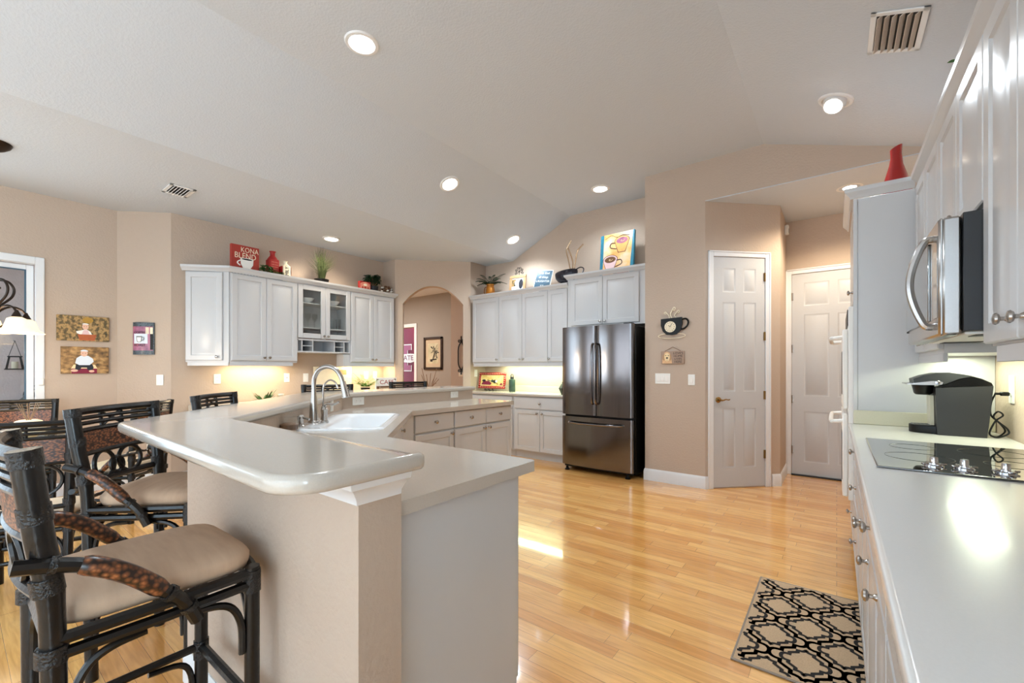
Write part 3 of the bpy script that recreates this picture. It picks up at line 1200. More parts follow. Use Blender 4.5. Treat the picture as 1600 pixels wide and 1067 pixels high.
mb = MB('counter_white')
mb.bull([(.063, 3.494), (.6995, 3.494), (.6995, -.47), (.063, -.47)], .875, .914, .010)
tag(mb.build('countertop'), 'long pale worktop on the right run holding the cooktop and coffee maker', 'countertop')
mb = MB('splash')
mb.box(.085, 3.475, .9145, .697, 3.494, 1.0, .003)
tag(mb.build('backsplash'), 'short beige backsplash strip against the side of the oven tower', 'backsplash')

# oven tower
t = thing('oven_tower', 'tall white oven cabinet at the far end of the right run', 'cabinet', (.085, 4.28, 0), R(-90))
mb = MB('cab')
mb.box(0, .021, .10, .78, .6145, 2.345, .002)
mb.box(.01, .08, 0, .78, .61, .10)
mb.box(.765, -.0, .10, .785, .0205, 2.345, .001)
mb.build('cabinet_body', t)
cab_door(t, .01, .755, 1.70, 2.335, .70, 1.76)
cab_door(t, .01, .755, .11, .38, .38, .24, .05, 'drawer')
mb = MB('white_p')
mb.box(.02, -.025, .41, .755, .02, 1.665, .004)
mb.build('oven_body', t)
for (za, zb) in ((.43, .97), (1.0, 1.52)):
    mb = MB('white_p')
    mb.box(.03, -.055, za, .745, -.026, zb, .006)
    d_ = mb.build('oven_door', t)
    mb = MB('oven_glass')
    mb.box(.12, -.058, za + .09, .655, -.054, zb - .14, .002)
    mb.build('oven_window', d_)
    mb = MB('white_p')
    mb.tube(spline([(.06, -.05, zb - .05), (.065, -.10, zb - .055), (.12, -.115, zb - .055), (.655, -.115, zb - .055), (.71, -.10, zb - .055), (.715, -.05, zb - .05)], 4), .013, 8)
    mb.build('oven_handle', d_)
mb = MB('charcoal')
mb.box(.05, -.03, 1.545, .725, -.024, 1.65, .002)
mb.build('control_panel', t)
crown('white crown moulding around the top of the oven tower', [(.075, 4.30), (.075, 3.492), (.372, 3.492)], 2.345)

# right uppers: face x=.37 facing -x
t = thing('wall_cabinet', 'white wall cabinet in the corner between the oven tower and the microwave', 'cabinet', (.37, 3.49, 0), R(-90))
carcass(t, .001, .739, 1.335, 2.345, .325)
cab_door(t, .02, .375 - G, 1.355, 2.335, .34, 1.40)
cab_door(t, .375 + G, .735, 1.355, 2.335, .41, 1.40)
mb = MB('cab')
mb.box(0, .018, 1.295, .739, .034, 1.335, .002)
mb.build('light_valance', t)
t = thing('wall_cabinet', 'short white two-door wall cabinet above the microwave', 'cabinet', (.37, 2.75, 0), R(-90))
carcass(t, .001, .759, 1.79, 2.345, .325)
cab_door(t, .005, .38 - G, 1.80, 2.335, .345, 1.84)
cab_door(t, .38 + G, .755, 1.80, 2.335, .415, 1.84)
t = thing('wall_cabinet', 'white two-door wall cabinet at the right edge, in front of the microwave side', 'cabinet', (.37, 1.99, 0), R(-90))
carcass(t, .001, .659, 1.335, 2.345, .325)
cab_door(t, .005, .33 - G, 1.342, 2.335, .262, 1.40, .06)
cab_door(t, .33 + G, .655, 1.342, 2.335, .383, 1.395, .06)
mb = MB('cab')
mb.box(.06, .018, 1.285, .66, .034, 1.335, .002)
mb.build('light_valance', t)
t = thing('wall_cabinet', 'white wall cabinet beyond the right edge, nearest the camera', 'cabinet', (.37, 1.33, 0), R(-90))
carcass(t, .001, .80, 1.335, 2.345, .325)
cab_door(t, .005, .40 - G, 1.342, 2.335, .36, 1.40)
cab_door(t, .40 + G, .795, 1.342, 2.335, .44, 1.40)
crown('white crown moulding along the top of the right wall cabinets', [(.385, 3.44), (.385, .55)], 2.345)

# ---- microwave
t = thing('microwave', 'stainless over-the-range microwave with a curved handle above the cooktop', 'microwave', (.265, 2.75, 1.375), R(-90))
mb = MB('charcoal')
mb.box(.002, .062, .012, .758, .425, .398, .002)
mb.build('microwave_body', t)
mb = MB('steel')
mb.box(0, .012, 0, .76, .06, .39, .008)
mb.box(.004, .005, .0, .756, .02, .39, .006)
mb.build('front_panel', t)
mb = MB('micro_glass')
mb.box(.012, -.002, .06, .60, .0055, .335, .002)
mb.build('window', t)
mb = MB('black')
mb.box(.007, -.001, .055, .0118, .006, .34)
mb.box(.007, -.001, .335, .60, .006, .34)
mb.build('window_seal', t)
mb = MB('steel')
mb.tube(spline([(.655, .006, .345), (.655, -.018, .335), (.65, -.045, .26), (.65, -.055, .19), (.65, -.045, .12), (.655, -.018, .045), (.655, .006, .035)], 5), .012, 8)
mb.build('handle', t)
mb = MB('micro_glass')
mb.box(.675, .003, .06, .742, .0055, .335, .001)
mb.build('keypad', t)
mb = MB('chrome')
mb.lathe([(.012, 0), (.012, .002), (0, .002)], (.3, .004, .362), 16, 'y')
mb.build('badge', t)
mb = MB('plate')
mb.box(.03, .07, .002, .73, .30, .0115, .002)
mb.use('charcoal')
for x in (.08, .60):
    mb.box(x, .10, -.001, x + .10, .22, .002, .001)
mb.build('under_panel', t)

# ---- cooktop
t = thing('cooktop', 'black glass cooktop with four metal knobs set in the right worktop', 'cooktop', (.113, 2.755, .914), R(-90))
mb = MB('cooktop')
mb.bull([(0, 0), (.765, 0), (.765, .53), (0, .53)], .0002, .007, .003)
mb.build('glass_top', t)
for i, x in enumerate((.16, .235, .33, .43)):
    m_ = MB('chrome')
    c_ = (.655, x, .007)
    m_.lathe([(.026, 0), (.026, .004), (.02, .007), (.019, .012), (0, .012)], c_, 18)
    for a in range(4):
        m_.T = tr(*c_) @ rot(a * 90 + 20, 'Z')
        m_.box(.012, -.007, .004, .034, .007, .011, .002)
        m_.T = Matrix.Identity(4)
    m_.lathe([(.0115, .012), (.0105, .03), (.009, .033), (0, .033)], c_, 14)
    m_.build('knob', t)
M('burner_mark', (40, 50, 48), 0.2)
for (x, y, r_) in ((.2, .15, .075), (.2, .39, .1), (.48, .14, .1), (.47, .39, .075)):
    m_ = MB('burner_mark')
    m_.tube([(x + r_ * cos(2 * pi * q / 40), y + r_ * sin(2 * pi * q / 40), .0071) for q in range(40)], .0008, 4, True)
    m_.build('burner_ring', t)

# ------------------------------------------------------------------ island
KN = [(-.90, .585), (-2.10, .585), (-3.51, 1.995), (-3.51, 3.70), (-3.39, 3.70), (-3.39, 2.05), (-2.05, .71), (-.90, .71)]
mb = MB('wall')
mb.prism(KN, 0, 1.013)
struct('wall_island', mb)
board('baseboard_island', [(-.90, .72), (-.90, .585), (-2.10, .585), (-3.51, 1.995), (-3.51, 3.7)][::-1])
mb = MB('trim')
mb.sweep([(-.90, .70), (-.90, .585), (-2.10, .585), (-3.51, 1.995), (-3.51, 3.70)][::-1],
         [(0, .945), (.012, .945), (.014, .957), (.026, .972), (.036, .985), (.05, .993), (.055, 1.0125), (0, 1.0125)])
struct('trim_6', mb)     # moulding under the bar top


def arc(cx, cy, r_, a0_, a1_, n=7):
    return [(cx + r_ * cos(R(a0_ + (a1_ - a0_) * i / n)), cy + r_ * sin(R(a0_ + (a1_ - a0_) * i / n))) for i in range(n + 1)]


bar = [(-.815 - .02, .725)] + arc(-.815 - .02, .705, .02, 90, 0, 3) + arc(-.815 - .10, .375 + .10, .10, 0, -90, 8)
bar += [(-2.215, .395), (-2.25, .40), (-2.275, .425)]
bar += [(-3.74, 1.89), (-3.74, 3.715), (-3.36, 3.715), (-3.36, 2.05), (-2.035, .725)]
mb = MB('counter')
mb.bull(bar, 1.0135, 1.055, .014)
tag(mb.build('countertop'), 'raised beige bar top wrapping around the island, with a rounded near corner', 'countertop')

# sink frame: u = (-1,1)/sqrt2 along the diagonal, v = (-1,-1)/sqrt2 towards the bar
su0, su1, sv0, sv1 = 2.515, 3.36, .40, .885


def uv(u, v):
    return ((-u - v) / S2, (u - v) / S2)


def rrect(u0, u1, v0, v1, r_, n=4):
    return arc(u1 - r_, v1 - r_, r_, 0, 90, n) + arc(u0 + r_, v1 - r_, r_, 90, 180, n) + arc(u0 + r_, v0 + r_, r_, 180, 270, n) + arc(u1 - r_, v0 + r_, r_, 270, 360, n)


hole = [uv(*p) for p in rrect(su0 + .02, su1 - .02, sv0 + .02, sv1 - .02, .05)]
low = [(-.915, .7105), (-.915, 1.345), (-.93, 1.36), (-1.84, 1.36), (-2.78, 2.30), (-2.78, 3.695), (-2.795, 3.71), (-3.3895, 3.71), (-3.3895, 2.05), (-2.05, .7105)]
mb = MB('counter')
mb.prism(low, .875, .914, [hole])
tag(mb.build('countertop'), 'lower beige island worktop with the white sink set into it', 'countertop')

t = thing('sink', 'white drop-in sink set across the island corner', 'sink', (0, 0, 0))
mb = MB('porcelain')
rings = [(.0, .9142, .06), (.004, .922, .06), (.02, .926, .06), (.038, .922, .06), (.048, .90, .07), (.06, .76, .08), (.10, .735, .08)]
vs, fs = [], []
for i, (d, z, r_) in enumerate(rings):
    vb = sv1 - d - (.075 if i >= 3 else 0)
    vs += [(*uv(*p), z) for p in rrect(su0 + d, su1 - d, sv0 + d, vb, r_)]
nn = len(vs) // len(rings)
for i in range(len(rings) - 1):
    for j in range(nn):
        q = (j + 1) % nn
        fs.append((i * nn + j, i * nn + q, (i + 1) * nn + q, (i + 1) * nn + j))
fs.append(tuple((len(rings) - 1) * nn + j for j in range(nn)))
mb.add(vs, fs)
mb.build('basin', t, sharp=60)
mb = MB('chrome')
dx, dy = uv((su0 + su1) / 2, .6)
mb.lathe([(.045, .7365), (.045, .739), (.03, .738), (0, .737)], (dx, dy, 0), 18)
mb.build('drain', t)

# faucet: spout arcs towards the sink (right and slightly forward in view)
fx, fy = -2.635, 1.395
t = thing('faucet', 'tall brushed nickel gooseneck faucet with a pull-down spray head at the sink', 'faucet', (fx, fy, .922), R(20))
mb = MB('nickel')
mb.lathe([(.034, .002), (.034, .008), (.028, .014), (.026, .05), (.022, .12), (.0155, .18), (.0145, .21)], seg=18)
path = [(0, 0, .2), (0, 0, .25), (.010, 0, .295), (.045, 0, .338), (.105, 0, .355), (.165, 0, .338), (.203, 0, .295), (.220, 0, .25)]
mb.tube(spline(path, 6), .0138, 12)
mb.build('spout', t)
mb = MB('nickel')
mb.tube([(.219, 0, .262), (.224, 0, .24), (.234, 0, .205), (.245, 0, .165)], [.017, .018, .021, .024], 12)
mb.build('spray_head', t)
mb = MB('nickel')
mb.lathe([(.024, .002), (.024, .01), (.018, .016), (.017, .07), (.02, .085), (.012, .098), (0, .1)], (.075, .01, 0), 14)
mb.tube(spline([(.07, .01, .09), (.09, .01, .12), (.14, .012, .118), (.18, .014, .135)], 4), .007, 8)
mb.build('lever', t)
t = thing('water_tap', 'small thin gooseneck filtered water tap behind the main faucet', 'tap', (-2.73, 1.51, .9225), R(25))
mb = MB('nickel')
mb.lathe([(.018, .002), (.016, .01), (.012, .03), (.016, .06), (.01, .09)], seg=12)
mb.tube(spline([(0, 0, .08), (0, 0, .18), (.01, 0, .235), (.05, 0, .265), (.09, 0, .25), (.11, 0, .21)], 5), .006, 8)
mb.build('tap_spout', t)
mb = MB('nickel')
mb.tube([(0, 0, .06), (.03, -.03, .065)], .006, 8)
mb.build('tap_lever', t)
t = thing('soap_dispenser', 'short nickel soap dispenser pump left of the faucet', 'soap dispenser', (-2.50, 1.245, .9225), R(20))
mb = MB('nickel')
mb.lathe([(.026, .002), (.026, .008), (.017, .014), (.015, .035), (.019, .045), (.021, .06), (.012, .07), (0, .071)], seg=16)
mb.tube(spline([(0, 0, .055), (.03, 0, .052), (.062, 0, .046)], 4), .007, 8)
mb.build('pump', t)
t = thing('glass_jar', 'small lidded glass jar with brown contents on the island worktop', 'jar', (-2.42, 1.14, .9145))
mb = MB('clear_glass')
mb.lathe([(.05, .001), (.052, .01), (.052, .075), (.056, .08), (.053, .08), (.049, .075), (.049, .012), (0, .008)], seg=24)
mb.build('jar_body', t)
mb = MB('clear_glass')
mb.lathe([(.055, .082), (.05, .092), (.02, .098), (.008, .1), (.017, .113), (.017, .123), (0, .13)], seg=20)
mb.build('jar_lid', t)
mb = MB('wood_brown')
mb.lathe([(.045, .012), (.046, .04), (.03, .048), (0, .045)], seg=18)
mb.build('jar_contents', t)

# island cabinets
t = thing('island_end_cabinet', 'white island base cabinet with the plain end panel facing the aisle', 'cabinet', (-.945, .712, 0), 0)
mb = MB('cab')
mb.prism([(-.93, 0.002), (0, 0.002), (0, .555), (-.93, .555)], .10, .8745)
mb.box(-.9, .03, 0, -.02, .49, .0995)
mb.build('cabinet_body', t)
mb = MB('cab')
mb.prism([(.0005, .002), (.006, .002), (.006, .553), (.0005, .553)], .002, .8745)
mb.build('end_panel', t)
for (a, b) in ((-.925, -.465), (-.462, -.003)):
    mb = MB('cab')
    mb.box(a, .5555, .115, b, .578, .865, .003)
    mb.build('door', t)
t = thing('sink_cabinet', 'white diagonal base cabinet under the island sink', 'cabinet', (-1.905, 1.3346, 0), R(135))
mb = MB('cab')
mb.prism([(0, .021), (1.25, .021), (.9, .42), (.35, .42)], .10, .70)
mb.box(.0, .075, 0, 1.25, .09, .0995)
mb.build('cabinet_body', t)
for (a, b, kx) in ((.02, .64, .6), (.643, 1.25, .69)):
    cab_door(t, a, b, .115, .685, kx, .645)
cab_door(t, .02, 1.25, .70, .862, None, None, name='drawer_front', flat=True)
knob(t, 1.13, .78)
# third leg, facing +x
t = thing('island_cabinet', 'white island base cabinet with one drawer and one door, nearest the sink corner', 'cabinet', (-2.815, 2.345, 0), R(90))
base_body(t, 0, .485, .55)
mb = MB('cab')
mb.prism([(-.118, -.012), (.003, .001), (.003, .030), (-.108, .012)], .10, .872)
mb.build('corner_stile', t)
cab_door(t, .02, .475, .715, .865, .245, .795, name='drawer', flat=True)
cab_door(t, .02, .475, .115, .70, .44, .672)
t = thing('island_cabinet', 'white island base cabinet with two drawers over two doors at its far end', 'cabinet', (-2.815, 2.832, 0), R(90))
base_body(t, 0, .87, .55)
for (a, b, kx, dk) in ((.004, .442, .405, .212), (.446, .862, .482, .655)):
    cab_door(t, a, b, .715, .865, dk, .795, name='drawer', flat=True)
    cab_door(t, a, b, .115, .70, kx, .672)

# ------------------------------------------------------------------ outlets and switches
def plate(label, loc, rz, w_=.07, h_=.115, kind='outlet', n=1, mat='plate', cat=None):
    t_ = thing('wall_outlet' if kind == 'outlet' else 'light_switch' if kind == 'switch' else 'wall_jack', label, 'outlet' if kind == 'outlet' else 'switch' if kind == 'switch' else 'wall jack', loc, rz)
    m_ = MB(mat)
    m_.box(-w_ / 2, -.006, -h_ / 2, w_ / 2, -.0004, h_ / 2, .002)
    m_.build('cover_plate', t_)
    horiz = w_ > h_ and kind == 'outlet'
    if kind == 'outlet':
        for s_ in (-1, 1):
            m_ = MB('white_p')
            cx, cz = (s_ * .02, 0) if horiz else (0, s_ * .02)
            m_.lathe([(.0155, 0), (.0155, .002), (0, .002)], (cx, -.006, cz), 16, 'y')
            m_.use('plate_dark')
            for q in (-.006, .006):
                if horiz:
                    m_.box(cx - .001 * 4, -.0085, q - .001, cx + .004, -.0079, q + .001)
                else:
                    m_.box(q - .001, -.0085, cz - .004, q + .001, -.0079, cz + .004)
            m_.build('socket', t_)
    elif kind == 'switch':
        for i in range(n):
            cx = (i - (n - 1) / 2) * .046
            m_ = MB('white_p')
            m_.box(cx - .016, -.009, -.033, cx + .016, -.006, .033, .002)
            m_.box(cx - .014, -.0105, -.03, cx + .014, -.009, .002, .001)
            m_.build('rocker', t_)
    else:
        m_ = MB('plate_dark')
        m_.lathe([(.006, 0), (.005, .004), (0, .004)], (0, -.006, 0), 10, 'y')
        m_.build('jack', t_)
    return t_


plate('white outlet low under the angled left wall cabinet', (-5.74, 1.885, 1.143), R(90))
plate('white jack plate under the left wall cabinets, between outlet and switch', (-5.74, 2.675, 1.144), R(90), kind='jack')
plate('white switch plate under the glass-door cabinet', (-5.74, 2.925, 1.14), R(90), kind='switch')
plate('white jack plate left of the pair in the lit corner by the arch', (-5.74, 3.86, 1.162), R(90), kind='jack')
plate('white switch plate right of the pair in the lit corner by the arch', (-5.74, 4.02, 1.162), R(90), kind='switch')
plate('white switch on the pale pier under the coffee print', (-5.815, 1.376, 1.14), R(45), kind='switch')
plate('white outlet near the floor on the pale pier behind the stools', (-5.88, 1.31, .42), R(45))
plate('white triple switch plate on the wall under the dog sign', (-1.54, 4.80, 1.152), 0, .165, .115, 'switch', 3)
plate('single white switch on the clock wall, right of the triple switch', (-1.235, 4.80, 1.143), 0, kind='switch')
plate('white horizontal outlet on the island upstand, left of the other one', (-3.39, 2.20, .975), R(90), .115, .07)
plate('white horizontal outlet on the island upstand near its far end', (-3.39, 3.40, .975), R(90), .115, .07)
plate('white switch on the diagonal island upstand behind the faucet lever', (-3.15, 1.81, .98), R(135 + 0), .07, .10, 'switch')
plate('pale outlet on the corner return under the back wall cabinets', (-4.62, 5.12, 1.19), R(90), kind='outlet')
plate('white outlet with the coffee maker plug on the right wall', (.70, 3.21, 1.16), R(-90), .075, .14)
plate('small switch plate on the beige wall beyond the arch', (-6.09, 6.3, 1.16), 0, .12, .115, 'switch', 2, 'cream')

# ------------------------------------------------------------------ refrigerator
t = thing('refrigerator', 'dark stainless french-door refrigerator with a bottom freezer drawer', 'refrigerator', (-2.75, 4.66, 0), 0)
mb = MB('black')
mb.box(.004, .075, .045, .926, .67, 1.755, .004)
mb.box(.02, .04, .045, .91, .08, .10)
mb.build('fridge_body', t)


def bowed(m_, x0, x1, z0, z1, bow, th=.065, n=10, r_=.012):
    pts = []
    for i in range(n + 1):
        q = i / n
        edge = min(q, 1 - q) * (x1 - x0)
        e = r_ * (1 - min(1, edge / .03)) ** 2 * 1.2
        pts.append((x0 + (x1 - x0) * q, -bow * (1 - (2 * q - 1) ** 2) + e))
    q = pts + [(x1, th), (x0, th)]
    m_.prism(q, z0, z1)


for (a, b) in ((.0, .4585), (.4635, .922)):
    mb = MB('steel_dark')
    mb.T = tr(0, 0, 0)
    bowed(mb, a, b, .70, 1.775, .014, n=24)
    mb.build('fridge_door', t, sharp=30)
mb = MB('steel_dark')
bowed(mb, .0, .922, .075, .675, .016, n=36)
fd = mb.build('freezer_drawer', t, sharp=30)
for x, s_ in ((.437, -1), (.485, 1)):
    mb = MB('steel_dark')
    mb.tube(spline([(x, -.012, 1.56), (x, -.05, 1.535), (x, -.066, 1.4), (x, -.07, 1.2), (x, -.066, 1.0), (x, -.05, .865), (x, -.012, .84)], 5), .0125, 8)
    mb.build('handle', t)
mb = MB('steel_dark')
mb.tube(spline([(.115, -.005, .605), (.125, -.04, .605), (.27, -.062, .60), (.46, -.07, .598), (.65, -.062, .60), (.795, -.04, .605), (.805, -.005, .605)], 5), .0125, 8)
mb.build('freezer_handle', t)
for x in (.06, .85):
    mb = MB('black')
    mb.lathe([(.03, 0), (.032, .012), (.018, .02), (.015, .05), (0, .05)], (x, .03, 0.001), 14)
    mb.build('foot', t)
mb = MB('charcoal')
mb.box(.80, .02, 1.775, .90, .10, 1.79, .004)
mb.build('hinge_cover', t)

# ------------------------------------------------------------------ rattan stools and chairs


def lerp(a, b, k_):
    return a + (b - a) * k_


def rattan(name, label, cat, sh, bh, cush='cushion', foot=True):
    root_ = thing(name, label, cat)
    hw = .205

    def lean(z):
        k_ = (z - sh) / (bh - sh)
        return -.195 - .04 * max(0, k_)
    # back posts
    for s_ in (-1, 1):
        m_ = MB('rattan')
        m_.tube(spline([(s_ * .19, -.185, 0), (s_ * .195, -.19, sh * .5), (s_ * .20, -.195, sh), (s_ * .212, lean(lerp(sh, bh, .5)), lerp(sh, bh, .5)), (s_ * .222, lean(bh), bh)], 5),
                [.021] * 11 + [.0235] * 10, 14)
        w_ = m_.use('rattan_wrap')
        for z in (sh - .09, sh + .06, lerp(sh, bh, .62), bh - .015):
            xx = s_ * (.20 + .02 * max(0, (z - sh) / (bh - sh)))
            w_.tube([(xx, lean(z - .02), z - .018), (xx, lean(z + .02), z + .018)], .0262, 10)
        m_.build('back_post', root_)
    for s_ in (-1, 1):
        m_ = MB('rattan')
        m_.tube([(s_ * .20, .19, 0), (s_ * .20, .19, sh - .045)], .0195, 10)
        w_ = m_.use('rattan_wrap')
        for z in (sh - .085, .32):
            w_.tube([(s_ * .20, .19, z - .03), (s_ * .20, .19, z + .03)], .0225, 10)
        m_.build('front_leg', root_)
    # seat frame (double poles)
    m_ = MB('rattan')
    for z, r_ in ((sh - .062, .0145), (sh - .094, .0135)):
        m_.tube(spline([(-.20, .195, z), (-.1, .212, z), (.1, .212, z), (.20, .195, z)], 4), r_, 8)
        m_.tube([(-.20, -.19, z), (.20, -.19, z)], r_, 8)
        for s_ in (-1, 1):
            m_.tube([(s_ * .203, -.19, z), (s_ * .208, 0, z), (s_ * .203, .19, z)], r_, 8)
    m_.build('seat_frame', root_)
    # cushion
    m_ = MB(cush)
    NS, ring = 28, [(.97, -.052), (1.0, -.035), (1.0, -.018), (.95, -.004), (.80, .006), (.5, .012), (.2, .014)]
    vs_, fs_ = [], []
    for (k_, dz) in ring:
        for i in range(NS):
            a = 2 * pi * i / NS
            c_, s2 = cos(a), sin(a)
            x = .197 * k_ * math.copysign(abs(c_) ** .38, c_)
            y = .205 * k_ * math.copysign(abs(s2) ** .38, s2) + .006
            x *= 1 + .04 * y / .2
            vs_.append((x, y, sh + dz))
    for r_ in range(len(ring) - 1):
        for i in range(NS):
            j = (i + 1) % NS
            fs_.append((r_ * NS + i, r_ * NS + j, (r_ + 1) * NS + j, (r_ + 1) * NS + i))
    fs_.append(tuple((len(ring) - 1) * NS + i for i in range(NS)))
    fs_.append(tuple(range(NS))[::-1])
    m_.add(vs_, fs_)
    m_.build('seat_cushion', root_, sharp=80)
    # curved braces under the seat
    zt = sh - .108
    for (px, py, dx_, dy_) in ((.20, .19, -1, 0), (-.20, .19, 1, 0), (.20, .19, 0, -1), (-.20, .19, 0, -1), (.20, -.19, 0, 1), (-.20, -.19, 0, 1), (.20, -.19, -1, 0), (-.20, -.19, 1, 0)):
        m_ = MB('rattan')
        pts_ = [(px + dx_ * .025, py + dy_ * .025, zt - .17), (px + dx_ * .027, py + dy_ * .027, zt - .09), (px + dx_ * .05, py + dy_ * .05, zt - .035), (px + dx_ * .09, py + dy_ * .09, zt - .012), (px + dx_ * .15, py + dy_ * .15, zt - .006)]
        m_.tube(spline(pts_, 4), .0095, 7)
        m_.build('corner_brace', root_)
    # stretchers
    zf = .33 if foot else .20
    m_ = MB('rattan')
    m_.tube([(-.20, .19, zf), (.20, .19, zf)], .0145, 8)
    m_.tube([(-.195, -.188, zf + .03), (.195, -.188, zf + .03)], .012, 8)
    for s_ in (-1, 1):
        m_.tube([(s_ * .195, -.188, zf), (s_ * .20, .19, zf)], .013, 8)
        if foot:
            m_.tube(spline([(s_ * .2, .165, zf - .16), (s_ * .2, .16, zf - .08), (s_ * .2, .13, zf - .035), (s_ * .2, .05, zf - .022)], 4), .009, 7)
            m_.tube(spline([(s_ * .196, -.165, zf - .16), (s_ * .196, -.16, zf - .08), (s_ * .198, -.13, zf - .035), (s_ * .2, -.05, zf - .022)], 4), .009, 7)
    m_.build('stretcher', root_)
    # back: rails
    H_ = bh - sh
    bow = .03

    def bp(x, z):  # point on the bowed back
        return (x, lean(z) - bow * (1 - (x / .22) ** 2), z)

    def rail(m2, z, r_, w2=.215):
        m2.tube([bp(x, z) for x in [-w2 + 2 * w2 * i / 8 for i in range(9)]], r_, 8)
    m_ = MB('rattan')
    rail(m_, bh - .012, .0155)
    rail(m_, bh - .04, .009)
    rail(m_, bh - .062, .009)
    rail(m_, bh - .09, .0105)
    m_.build('top_rail', root_)
    m_ = MB('rattan')
    for (xa, xb) in ((-.05, .05), (.05, -.05)):
        m_.tube([bp(xa, bh - .025), bp(xb, bh - .08)], .006, 6)
    for x in (-.055, .055):
        m_.tube([bp(x, bh - .015), bp(x, bh - .09)], .0075, 6)
    m_.build('lattice', root_)
    zw0, zw1 = bh - .09 - .26 * H_, bh - .092
    m_ = MB('weave')
    nx = 12
    vs_, fs_ = [], []
    for side in (0, 1):
        for z in (zw0, zw1):
            for i in range(nx + 1):
                x = -.205 + .41 * i / nx
                p_ = bp(x, z)
                vs_.append((p_[0], p_[1] + (.006 if side else -.006), p_[2]))
    q = nx + 1
    for i in range(nx):
        fs_.append((i + 1, i, q + i, q + i + 1))
        fs_.append((2 * q + i, 2 * q + i + 1, 3 * q + i + 1, 3 * q + i))
        fs_.append((q + i, 3 * q + i, 3 * q + i + 1, q + i + 1))
        fs_.append((i, i + 1, 2 * q + i + 1, 2 * q + i))
    m_.add(vs_, fs_)
    m_.build('woven_panel', root_)
    m_ = MB('rattan')
    rail(m_, zw0 - .006, .0115)
    zb = sh + .038
    m_.build('middle_rail', root_)
    m_ = MB('rattan')
    rail(m_, zb, .014, .20)
    m_.build('lower_rail', root_)
    space = zw0 - zb
    rr = min(.085, space * .45)
    for (cx, cz, r_) in ((-rr - .012, zw0 - .010 - rr, rr), (rr + .012, zw0 - .010 - rr, rr), (0, zb + .012 + space * .26, space * .26)):
        m_ = MB('rattan')
        m_.tube([bp(cx + r_ * cos(2 * pi * i / 22), cz + r_ * sin(2 * pi * i / 22)) for i in range(22)], .0088, 7, True)
        m_.build('back_ring', root_)
    # arms
    for s_ in (-1, 1):
        pts_ = spline([(s_ * .226, -.252, sh + .118), (s_ * .232, -.19, sh + .105), (s_ * .240, -.135, sh + .085), (s_ * .244, -.08, sh + .048), (s_ * .242, -.02, sh - .012), (s_ * .236, .024, sh - .062), (s_ * .230, .052, sh - .12)], 5)
        m_ = MB('rattan')
        m_.tube(pts_, .0155, 9)
        m_.use('rattan_wrap')
        for i0 in (4, 21, 26):
            m_.tube(pts_[i0:i0 + 2], .0195, 9)
        a_ = m_.build('armrest', root_)
        b_ = MB('braid')
        b_.tube(pts_[8:21], [.0175] + [.0205] * 11 + [.0175], 10)
        b_.build('braided_grip', a_)
    return root_


SH, BH = .755, 1.10
G1 = 'rattan bar stools around the island'
stool = rattan('bar_stool', 'rattan bar stool with woven back and tan cushion in the left foreground', 'bar stool', SH, BH)
stool['group'] = G1
spots = [(-1.51, .325, 0, None), (-2.40, .615, -47, 'rattan bar stool at the left tip of the bar, second from the foreground'),
         (-3.01, 1.20, -45, 'rattan bar stool whose back shows above the bar in front of the left wall outlets'),
         (-3.90, 2.20, -120, 'rattan bar stool behind the bar, its top rail just behind the faucet'),
         (-3.95, 3.33, -107, 'rattan bar stool behind the far end of the bar, before the arch')]
for i, (x, y, a, lab) in enumerate(spots):
    o = stool if i == 0 else copy_tree(stool)
    o.location = (x, y, 0)
    o.rotation_euler = (0, 0, R(a))
    if lab:
        o['label'] = lab
G2 = 'rattan dining chairs around the glass table'
chair = rattan('dining_chair', 'rattan dining chair nearest at the left edge, its woven back towards us', 'dining chair', .47, .98, 'cushion_pale', False)
chair['group'] = G2
for i, (x, y, a, lab) in enumerate([(-3.66, .29, 68, None), (-5.60, .36, -95, 'rattan dining chair on the far side of the table by the left window'),
                                    (-4.85, .90, 135, 'rattan dining chair seen sideways between the second stool and the pier')]):
    o = chair if i == 0 else copy_tree(chair)
    o.location = (x, y, 0)
    o.rotation_euler = (0, 0, R(a))
    if lab:
        o['label'] = lab
# dining table
t = thing('dining_table', 'round glass dining table with dark pedestal at the left edge', 'dining table', (-4.98, .16, 0))
mb = MB('table_glass')
mb.lathe([(0, .738), (.56, .738), (.57, .742), (.57, .747), (.56, .75), (0, .75)], seg=48)
mb.build('tabletop', t)
mb = MB('bronze')
mb.lathe([(.26, 0), (.27, .02), (.08, .06), (.055, .12), (.05, .6), (.10, .70), (.18, .737)], seg=24)
mb.build('pedestal', t)
t = thing('reed_diffuser', 'cream bowl holding pale reeds on the dining table', 'diffuser', (-4.83, .36, .7505))
mb = MB('cream')
mb.lathe([(.04, 0), (.085, .03), (.095, .08), (.07, .12), (.045, .13), (.04, .125), (0, .12)], seg=18)
mb.build('bowl', t)
mb = MB('twig')
for i in range(8):
    a = i * .8
    mb.tube([(0, 0, .10), (.06 * cos(a), .06 * sin(a), .25)], .0025, 5)
mb.build('reeds', t)

